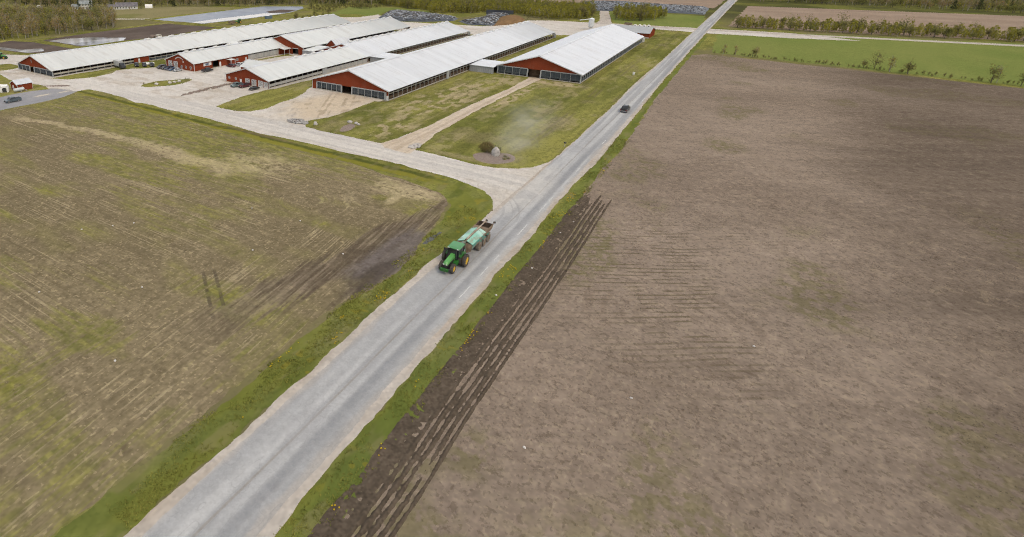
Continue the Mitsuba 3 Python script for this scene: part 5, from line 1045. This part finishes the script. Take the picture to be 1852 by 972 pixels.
def make_tree(kind, seed):
    r = np.random.default_rng(seed); ms = []
    H = {'bare': r.uniform(9.5, 13), 'poplar': r.uniform(6.5, 9.5), 'spruce': r.uniform(10, 14), 'leafy': r.uniform(8, 11.5), 'shrub': r.uniform(3.2, 5)}[kind]
    lean = r.normal(size=2) * .03 * H; top = np.array([*lean, H * .86])
    r0 = {'bare': .20, 'poplar': .15, 'spruce': .2, 'leafy': .24, 'shrub': .09}[kind]
    ms.append(tube((0, 0, -.1), top * .5, r0, r0 * .7, 6)); ms.append(tube(top * .5, top, r0 * .7, .04, 6))
    tips = []
    if kind != 'spruce':
        for i in range({'bare': 9, 'poplar': 7, 'leafy': 9, 'shrub': 7}[kind]):
            f = r.uniform(.22 if kind != 'shrub' else .05, .75); p = top * f; a = r.uniform(0, 6.28); L = H * r.uniform(.2, .38) * (1.15 - f * .7); up = {'bare': 1.5, 'poplar': 2.2, 'leafy': .8, 'shrub': 1.0}[kind]
            d = np.array([math.cos(a), math.sin(a), up]); d /= np.linalg.norm(d); q = p + d * L
            ms.append(tube(p, q, r0 * .36, .03, 4)); tips += [q, (p + q) / 2]
            for j in range(2):
                d2 = d + r.normal(size=3) * .5; q2 = (p + q) / 2 + d2 / np.linalg.norm(d2) * L * .5; ms.append(tube((p + q) / 2, q2, .05, .02, 3)); tips.append(q2)
    tips.append(top); tips = np.array(tips)
    if kind == 'spruce':
        n = 170; z = H * (.08 + .92 * r.random(n) ** 1.25); rad = (1 - z / H) * H * .22 + .15; a = r.uniform(0, 6.28, n); q = rad * r.uniform(.35, 1.05, n)
        c = np.stack([q * np.cos(a), q * np.sin(a), z], 1); size = r.uniform(.7, 1.3, n)
    elif kind == 'poplar':
        n = 170; u = r.random(n); z = H * (.14 + .86 * u); rad = H * .17 * np.sin(np.pi * np.clip(.12 + .86 * u, 0, 1)) ** .7 * (.75 + .5 * r.random(n)); a = r.uniform(0, 6.28, n)
        c = np.stack([rad * np.cos(a), rad * np.sin(a), z], 1) + r.normal(size=(n, 3)) * .15; size = r.uniform(.45, .95, n)
    else:
        n = {'bare': 190, 'leafy': 260, 'shrub': 140}[kind]; c = tips[r.integers(len(tips), size=n)] + r.normal(size=(n, 3)) * H * {'bare': .07, 'leafy': .085, 'shrub': .09}[kind]; c = c[c[:, 2] > H * .06]
        size = r.uniform(.3, .75, len(c)) * {'bare': 1.0, 'leafy': 1.25, 'shrub': .8}[kind]
    v, f = quads(c, size, r)
    if kind == 'bare':       # fine twigs that stand up from the limbs
        b = tips[r.integers(len(tips), size=70)] + r.normal(size=(70, 3)) * H * .05; d = r.normal(size=(70, 3)) * .35; d[:, 2] = 1; d *= r.uniform(.7, 1.9, (70, 1)); w = r.normal(size=(70, 3)); w[:, 2] = 0; w *= (.05 / np.linalg.norm(w, axis=1))[:, None]
        ms.append(trimesh.Trimesh(np.stack([b - w, b + w, b + d], 1).reshape(-1, 3), np.arange(210).reshape(-1, 3), process=False))
    return cat(ms), trimesh.Trimesh(v, f, process=False)
LEAF = {'bare': 'mat_leaf_bare', 'poplar': 'mat_leaf_poplar', 'spruce': 'mat_leaf_dark', 'leafy': 'mat_leaf_mixed', 'shrub': 'mat_leaf_mixed'}
BARK = {'bare': 'mat_bark', 'poplar': 'mat_bark', 'spruce': 'mat_bark_dark', 'leafy': 'mat_bark_dark', 'shrub': 'mat_bark_dark'}
KINDS = {}
for kd, nv in (('bare', 6), ('poplar', 5), ('spruce', 3), ('leafy', 5), ('shrub', 4)):
    for i in range(nv):
        tr, cr = make_tree(kd, 100 + i + 10 * len(KINDS)); KINDS.setdefault(kd, []).append((mikit.ply(tr, BARK[kd]), mikit.ply(cr, LEAF[kd])))
        scene['kind_%s_tree_%d' % (kd, i)] = {'type': 'shapegroup', 'trunk': KINDS[kd][-1][0], 'crown': KINDS[kd][-1][1]}
def place(x, y, r, s=None):
    s = r.uniform(.7, 1.25) if s is None else s
    return T().translate([float(x), float(y), -.02]).rotate([0, 0, 1], r.uniform(0, 360)).scale([s * r.uniform(.9, 1.1), s * r.uniform(.9, 1.1), s])
NM = {'bare': 'bare_tree', 'poplar': 'young_tree', 'spruce': 'spruce_tree', 'leafy': 'leafy_tree', 'shrub': 'shrub'}
def single(kd, x, y, r, label, group=None, s=None):
    tr, cr = KINDS[kd][int(r.integers(len(KINDS[kd])))]; M = place(x, y, r, s)
    t = thing(NM[kd], label, 'shrub' if kd == 'shrub' else 'tree', group); obj('trunk', tr, BARK[kd], t, at=M); obj('crown', cr, LEAF[kd], t, at=M)
def scatter(poly, step, r, avoid=()):
    P_ = sg.Polygon(poly).buffer(0); x0, y0, x1, y1 = P_.bounds; gx, gy = np.meshgrid(np.arange(x0, x1, step), np.arange(y0, y1, step))
    p = np.stack([gx.ravel(), gy.ravel()], 1) + r.uniform(-.48, .48, (gx.size, 2)) * step
    p = p[shapely.contains(P_, shapely.points(p))]
    for a in avoid: p = p[~shapely.contains(sg.Polygon(a), shapely.points(p))]
    return p
WOODS = {}
def woods(name, label, pts, mixk, r, smin=.8, smax=1.2):
    ks, ws = zip(*mixk.items()); i = WOODS.get(name, 0)
    for x, y in pts:
        kd = ks[int(r.choice(len(ks), p=np.array(ws) / sum(ws)))]; i += 1
        scene['%s__%03d' % (name, i)] = {'type': 'instance', 'shapegroup': {'type': 'ref', 'id': 'kind_%s_tree_%d' % (kd, int(r.integers(len(KINDS[kd]))))}, 'to_world': place(x, y, r, r.uniform(smin, smax))}
    WOODS[name] = i; USED.add(name); labels[name] = {'label': label, 'kind': 'stuff'}
r = np.random.default_rng(21)
# left wood: front rows one by one, the mass behind as one
def along(line, n, jit, r):
    L = sg.LineString(line); out = []
    for i in range(n):
        a = L.interpolate((i + r.uniform(.1, .9)) / n, True); out.append((a.x + r.normal() * jit, a.y + r.normal() * jit))
    return out
for x, y in along([(-379, 168), (-384, 201), (-381, 230), (-386, 257), (-412, 272), (-424, 283)], 44, 1.6, r):
    kd = 'bare' if r.random() < .8 else 'leafy'
    single(kd, x, y, r, 'pale trunked bare tree at the front of the brownish wood on the left' if kd == 'bare' else 'leafing olive tree among bare ones at the front of the left wood', 'bare front trees of the left wood' if kd == 'bare' else 'leafing front trees of the left wood')
woods('left_wood', 'brownish spring wood of bare and budding trees at the upper left', scatter([(-384, 166), (-389, 201), (-386, 230), (-391, 259), (-416, 277), (-436, 294), (-480, 275), (-535, 250), (-600, 262), (-640, 290), (-720, 300), (-720, 200), (-420, 90), (-392, 120)], 5.2, r), {'bare': .50, 'leafy': .36, 'poplar': .14}, r, .65, 1.25)
woods('far_wood', 'dark wood across the far left and top of the view', scatter([(-690, 310), (-566, 303), (-545, 322), (-535, 342), (-512, 372), (-500, 392), (-470, 412), (-434, 436), (-420, 452), (-400, 480), (-384, 500), (-350, 528), (-316, 545), (-320, 575), (-420, 760), (-560, 640), (-900, 480), (-900, 340)], 7.5, r), {'bare': .5, 'spruce': .2, 'leafy': .3}, r, .95, 1.4)
for x, y in along([(-540, 300), (-520, 314), (-512, 336), (-506, 343), (-489, 381), (-480, 396)], 14, 2.5, r): kd = 'leafy' if r.random() < .6 else 'spruce'; single(kd, x, y, r, 'budding tree standing about the houses beyond the hay field' if kd == 'leafy' else 'dark spruce standing about the houses beyond the hay field', 'budding trees about the houses' if kd == 'leafy' else 'spruces about the houses')
woods('scrub', 'pale dry scrub behind the blue lined lagoon', scatter([(-384, 500), (-350, 528), (-310, 536), (-316, 500), (-352, 480), (-372, 486)], 5, r), {'shrub': 1}, r, .5, 1)
for x, y in scatter([(-322, 372), (-318, 405), (-330, 440), (-352, 450), (-372, 470), (-356, 476), (-330, 470), (-312, 440), (-308, 400), (-312, 374)], 7.0, r): kd = 'leafy' if r.random() < .5 else 'shrub'; single(kd, x, y, r, 'small budding tree in the thicket behind the leftmost barn' if kd == 'leafy' else 'low olive shrub in the thicket behind the leftmost barn', 'thicket trees behind the leftmost barn' if kd == 'leafy' else 'thicket shrubs behind the leftmost barn', r.uniform(.55, .85))
for x, y in along([(-348, 512), (-330, 505), (-322, 494), (-340, 520)], 9, 3, r): single('leafy', x, y, r, 'grey green tree left of the bright green field', 'trees left of the green field', .8)
# yellow-green plantation
for x, y in along([(-250, 500), (-225, 520), (-203, 540), (-180, 545), (-160, 528), (-138, 522), (-118, 545)], 60, 1.5, r): single('poplar', x, y, r, 'young yellow green tree on the front edge of the plantation', 'front trees of the plantation')
woods('plantation', 'dense yellow green plantation of young trees behind the silage heaps', scatter([(-252, 504), (-226, 524), (-204, 544), (-181, 549), (-161, 532), (-139, 526), (-120, 548), (-124, 590), (-134, 624), (-170, 632), (-200, 640), (-250, 640), (-300, 604), (-345, 572), (-330, 546), (-308, 534), (-262, 522)], 4.0, r), {'poplar': .82, 'leafy': .18}, r, .65, 1.25)
woods('far_wood', 'dark wood across the far left and top of the view', scatter([(-345, 575), (-300, 608), (-252, 650), (-262, 690), (-290, 720), (-420, 760)], 7, r), {'leafy': .5, 'poplar': .5}, r, .8, 1.1)
for x, y in scatter([(-98, 546), (-82, 548), (-70, 568), (-66, 600), (-90, 612), (-108, 590)], 5.0, r): kd = 'poplar' if r.random() < .8 else 'leafy'; single(kd, x, y, r, 'narrow yellow green tree in the clump right of the far lane' if kd == 'poplar' else 'spreading olive green tree in the clump right of the far lane', 'narrow trees right of the far lane' if kd == 'poplar' else 'spreading trees right of the far lane', r.uniform(1.05, 1.4))
single('leafy', -160, 507, r, 'round green tree standing behind the brown heap', None, .6); single('shrub', -150, 512, r, 'pale shrub at the plantation foot right of the round green tree', None, .9)
single('shrub', -122, 530, r, 'whitish flowering shrub at the plantation edge near the far lane', None, 1.1)
# beyond the photographed corner the same country goes on
for x, y in along([(-14, 401), (8, 398)], 4, 3, r) + along([(44, 391), (62, 388)], 4, 2.5, r) + along([(84, 385), (148, 358)], 9, 3, r): 
    kd = 'leafy' if r.random() < .6 else 'bare'
    single(kd, x, y, r, 'leafing tree of the broken hedgerow beyond the bare field' if kd == 'leafy' else 'bare tree of the broken hedgerow beyond the bare field', 'leafing hedgerow trees' if kd == 'leafy' else 'bare hedgerow trees', r.uniform(.5, .95))
woods('hedge', 'low scrubby hedge along the far edge of the bare field', np.array(along([(-16, 401), (40, 392), (108, 381), (170, 337)], 150, 1.2, r)), {'shrub': 1}, r, .25, .6)
woods('shelter_belt', 'yellow green shelter belt along the cross road at the upper right', scatter([(-14, 548), (60, 560), (300, 612), (300, 640), (60, 590), (-14, 575)], 5, r), {'poplar': .7, 'leafy': .3}, r, .7, 1.2)
woods('right_wood', 'spring wood along the far right of the view', scatter([(318, 640), (420, 430), (640, 430), (900, 900), (600, 1300), (-10, 1300), (-14, 880), (300, 872)], 9, r), {'bare': .45, 'leafy': .35, 'spruce': .1, 'poplar': .1}, r, .9, 1.3)
woods('far_wood', 'dark wood across the far left and top of the view', scatter([(-40, 1010), (-420, 1010), (-600, 800), (-900, 900), (-700, 1500), (-40, 1500)], 11, r), {'leafy': .5, 'bare': .5}, r, .9, 1.3)

# bush and plants in the mulch bed
rb = np.random.default_rng(5); c = []
for _ in range(1500):
    d = rb.normal(size=3); d /= np.linalg.norm(d); q = rb.uniform(.55, 1.0); c.append((d * q * np.array([2.35, 1.7, 1.55]) * (1 + .3 * (vnoise(d * 2.2 + 9, 2) - .5))) + np.array([0, 0, 1.5]))
c = np.array(c); c = c[c[:, 2] > .05]; v, f = quads(c, rb.uniform(.16, .38, len(c)), rb)
t = thing('bush', 'rounded brown bush beside the pale boulder in the mulch bed', 'bush')
obj('foliage', moved(trimesh.Trimesh(v, f, process=False), -55.5, 152.6), 'mat_leaf_bush', t); obj('stems', cat([tube((-55.3, 152.4, 0), (-55.3 + math.cos(a) * 1.1, 152.4 + math.sin(a) * 1.0, 2.2), .05, .02, 5) for a in np.arange(0, 6.2, .7)]), 'mat_bark_dark', t)
c = rb.normal(size=(420, 3)) * np.array([.55, .5, .5]) + np.array([0, 0, 1.15]); c = c[c[:, 2] > .05]; v, f = quads(c, rb.uniform(.16, .34, len(c)), rb)
t = thing('bush', 'small dark bush directly behind the pale boulder', 'bush'); obj('foliage', moved(trimesh.Trimesh(v, f, process=False), -52.6, 153.2), 'mat_leaf_dark', t); obj('stems', tube((-52.6, 153.2, 0), (-52.5, 153.2, 1.2), .05, .02, 5), 'mat_bark_dark', t)
for i, (x, y) in enumerate([(-49.6, 151.6), (-48.4, 150.6), (-49.0, 149.4)]):
    n = 60; a = rb.uniform(0, 6.28, n); b = np.stack([x + rb.normal(size=n) * .18, y + rb.normal(size=n) * .18, np.zeros(n)], 1); tip = b + np.stack([np.cos(a) * .55, np.sin(a) * .55, rb.uniform(.5, .95, n)], 1); w = np.stack([-np.sin(a), np.cos(a), a * 0], 1) * .05
    tag(obj('tufted_plant', trimesh.Trimesh(np.stack([b - w, b + w, tip], 1).reshape(-1, 3), np.arange(3 * n).reshape(-1, 3), process=False), 'mat_leaf_mixed'), 'grassy tufted plant right of the boulder in the mulch bed', 'plant', 'tufted plants in the mulch bed')
for i, (x, y) in enumerate([(-205.3, 148), (-203.8, 151.5), (-199.3, 165.4), (-198.6, 166.8), (-197.6, 165.2)]):
    single('shrub', x, y, rb, 'low shrub in the planted island in the gravel yard', 'shrubs in the yard island', rb.uniform(.22, .36))

# grass tufts and dandelions along the verges
flat('mat_tuft', lambda p, n, uv: mix(C(.125, .14, .032), C(.225, .22, .055), noise(p.x * .8, p.y * .5)) * (.75 + .5 * cell_rand(dr.floor(p.x * 9), dr.floor(p.y * 9))))
flat('mat_dandelion', (.52, .34, .015))
def tufts(pts, r, h0, h1, k=5):
    n = len(pts); out = []
    b = np.repeat(np.column_stack([pts, np.zeros(n)]), k, 0) + np.column_stack([r.normal(size=(n * k, 2)) * .12, np.zeros(n * k)])
    a = r.uniform(0, 6.28, n * k); h = np.repeat(r.uniform(h0, h1, n), k) * r.uniform(.6, 1.1, n * k); w = np.stack([-np.sin(a), np.cos(a), a * 0], 1) * r.uniform(.03, .075, (n * k, 1))
    tip = b + np.stack([np.cos(a) * h * .6, np.sin(a) * h * .6, h], 1)
    return trimesh.Trimesh(np.stack([b - w, b + w, tip], 1).reshape(-1, 3), np.arange(3 * n * k).reshape(-1, 3), process=False)
pl = np.vstack([np.stack([r.uniform(-45.5, -40.3, 6000), r.uniform(22, 114, 6000)], 1), np.stack([r.uniform(-28.3, -24.4, 6000), r.uniform(8, 190, 6000)], 1)])
dn = np.array([vnoise([x / 2.5, y / 4, 0], 3) for x, y in pl]); pl = pl[r.random(len(pl)) < np.clip((dn - .25) * 2, 0, 1)]
tag(obj('grass_tufts', tufts(pl, r, .08, .26), 'mat_tuft'), 'taller grass along both road verges', None, None, 'stuff')
dd = np.vstack([np.stack([r.uniform(-45, -40.3, 1500), r.uniform(25, 115, 1500)], 1), np.stack([r.uniform(-28, -24.6, 1500), r.uniform(20, 170, 1500)], 1)])
dn = np.array([vnoise([x / 1.8, y / 3, 4], 7) for x, y in dd]); dd = dd[dn > .80]
hd = trimesh.creation.cylinder(.09, .03, sections=6)
tag(obj('dandelions', cat([moved(hd, x, y, .16 + .1 * r.random()) for x, y in dd]), 'mat_dandelion'), 'yellow dandelions dotted over the road verges', None, None, 'stuff')

# clods and crop residue: small loose pieces lying on the near parts of both fields
def clods(pts, r, s0, s1):
    o = np.array([[1, 0, 0], [0, 1, 0], [-1, 0, 0], [0, -1, 0], [0, 0, .8]]); fo = np.array([[0, 1, 4], [1, 2, 4], [2, 3, 4], [3, 0, 4]])
    n = len(pts); s = r.uniform(s0, s1, (n, 1, 1)) * r.uniform(.6, 1.3, (n, 1, 3)); a = r.uniform(0, 6.28, n); ca, sa = np.cos(a), np.sin(a)
    v = o[None] * s; v = np.stack([v[..., 0] * ca[:, None] - v[..., 1] * sa[:, None], v[..., 0] * sa[:, None] + v[..., 1] * ca[:, None], v[..., 2]], -1); v[..., :2] += pts[:, None]
    return trimesh.Trimesh(v.reshape(-1, 3), (fo[None] + np.arange(n)[:, None, None] * 5).reshape(-1, 3), process=False)
def spread(x0, x1, y0, y1, n, r, sc, cut):
    p = np.stack([r.uniform(x0, x1, n), r.uniform(y0, y1, n)], 1); d = meshkit.fbm(np.column_stack([p / sc, p[:, 0] * 0]), 3, 5); return p[r.random(n) < np.clip((d - cut) * 3, .05, 1)]
pr = np.vstack([spread(-24, 60, 22, 190, 60000, r, 6, .35), spread(-25.5, -18.5, 60, 138, 3500, r, 3, .3)]); pr = pr[(pr[:, 0] > -18.3) | (pr[:, 1] > 60)]
tag(obj('soil_clods', clods(pr, r, .06, .17), 'mat_bare_field'), 'loose clods of soil strewn over the bare field', None, None, 'stuff')
pl2 = spread(-120, -47.5, 20, 112, 42000, r, 7, .35); pl2 = pl2[pl2[:, 0] < -52 + np.clip((pl2[:, 1] - 60) * .1, 0, 3)]
tag(obj('crop_residue', clods(pl2, r, .05, .13), 'mat_soil_field'), 'clods and old stalks strewn over the weedy left field', None, None, 'stuff')

# ------------------------------------------------------------------ drifting road dust
n = 24
zz, yy, xx = np.meshgrid(np.linspace(0, 1, n), np.linspace(0, 1, n * 2), np.linspace(0, 1, n), indexing='ij')
cx = .70 - .38 * yy; rad = .13 + .15 * yy
g = np.exp(-((xx - cx) / rad) ** 2) * np.exp(-(zz / (.30 + .35 * yy)) ** 2) * np.clip(yy * 6, 0, 1) * np.clip((1 - yy) * 2.2, 0, 1) * (1 - .45 * yy) * np.clip((1 - zz) * 4, 0, 1) * np.clip(xx * 8, 0, 1) * np.clip((1 - xx) * 8, 0, 1)
P = np.stack([xx * 6, yy * 9, zz * 4], -1)
g *= np.clip((meshkit.fbm(P, 4, 5) - .34) * 3.2, 0, 1)
scene['dust_air'] = {'type': 'heterogeneous', 'albedo': {'type': 'rgb', 'value': [.93, .91, .87]}, 'scale': 1.0,
                     'sigma_t': {'type': 'gridvolume', 'grid': mi.VolumeGrid((g * .085).astype(np.float32)[..., None]), 'to_world': T().translate([-67, 141.5, .1]).scale([28, 72, 9]), 'filter_type': 'trilinear'}}
scene['road_dust'] = {'type': 'cube', 'to_world': T().translate([-53, 177.5, 4.6]).scale([14, 36, 4.5]), 'bsdf': {'type': 'null'}, 'interior': {'type': 'ref', 'id': 'dust_air'}}
labels['road_dust'] = {'label': 'thin pale dust drifting over the lawn beside the main road', 'kind': 'stuff'}
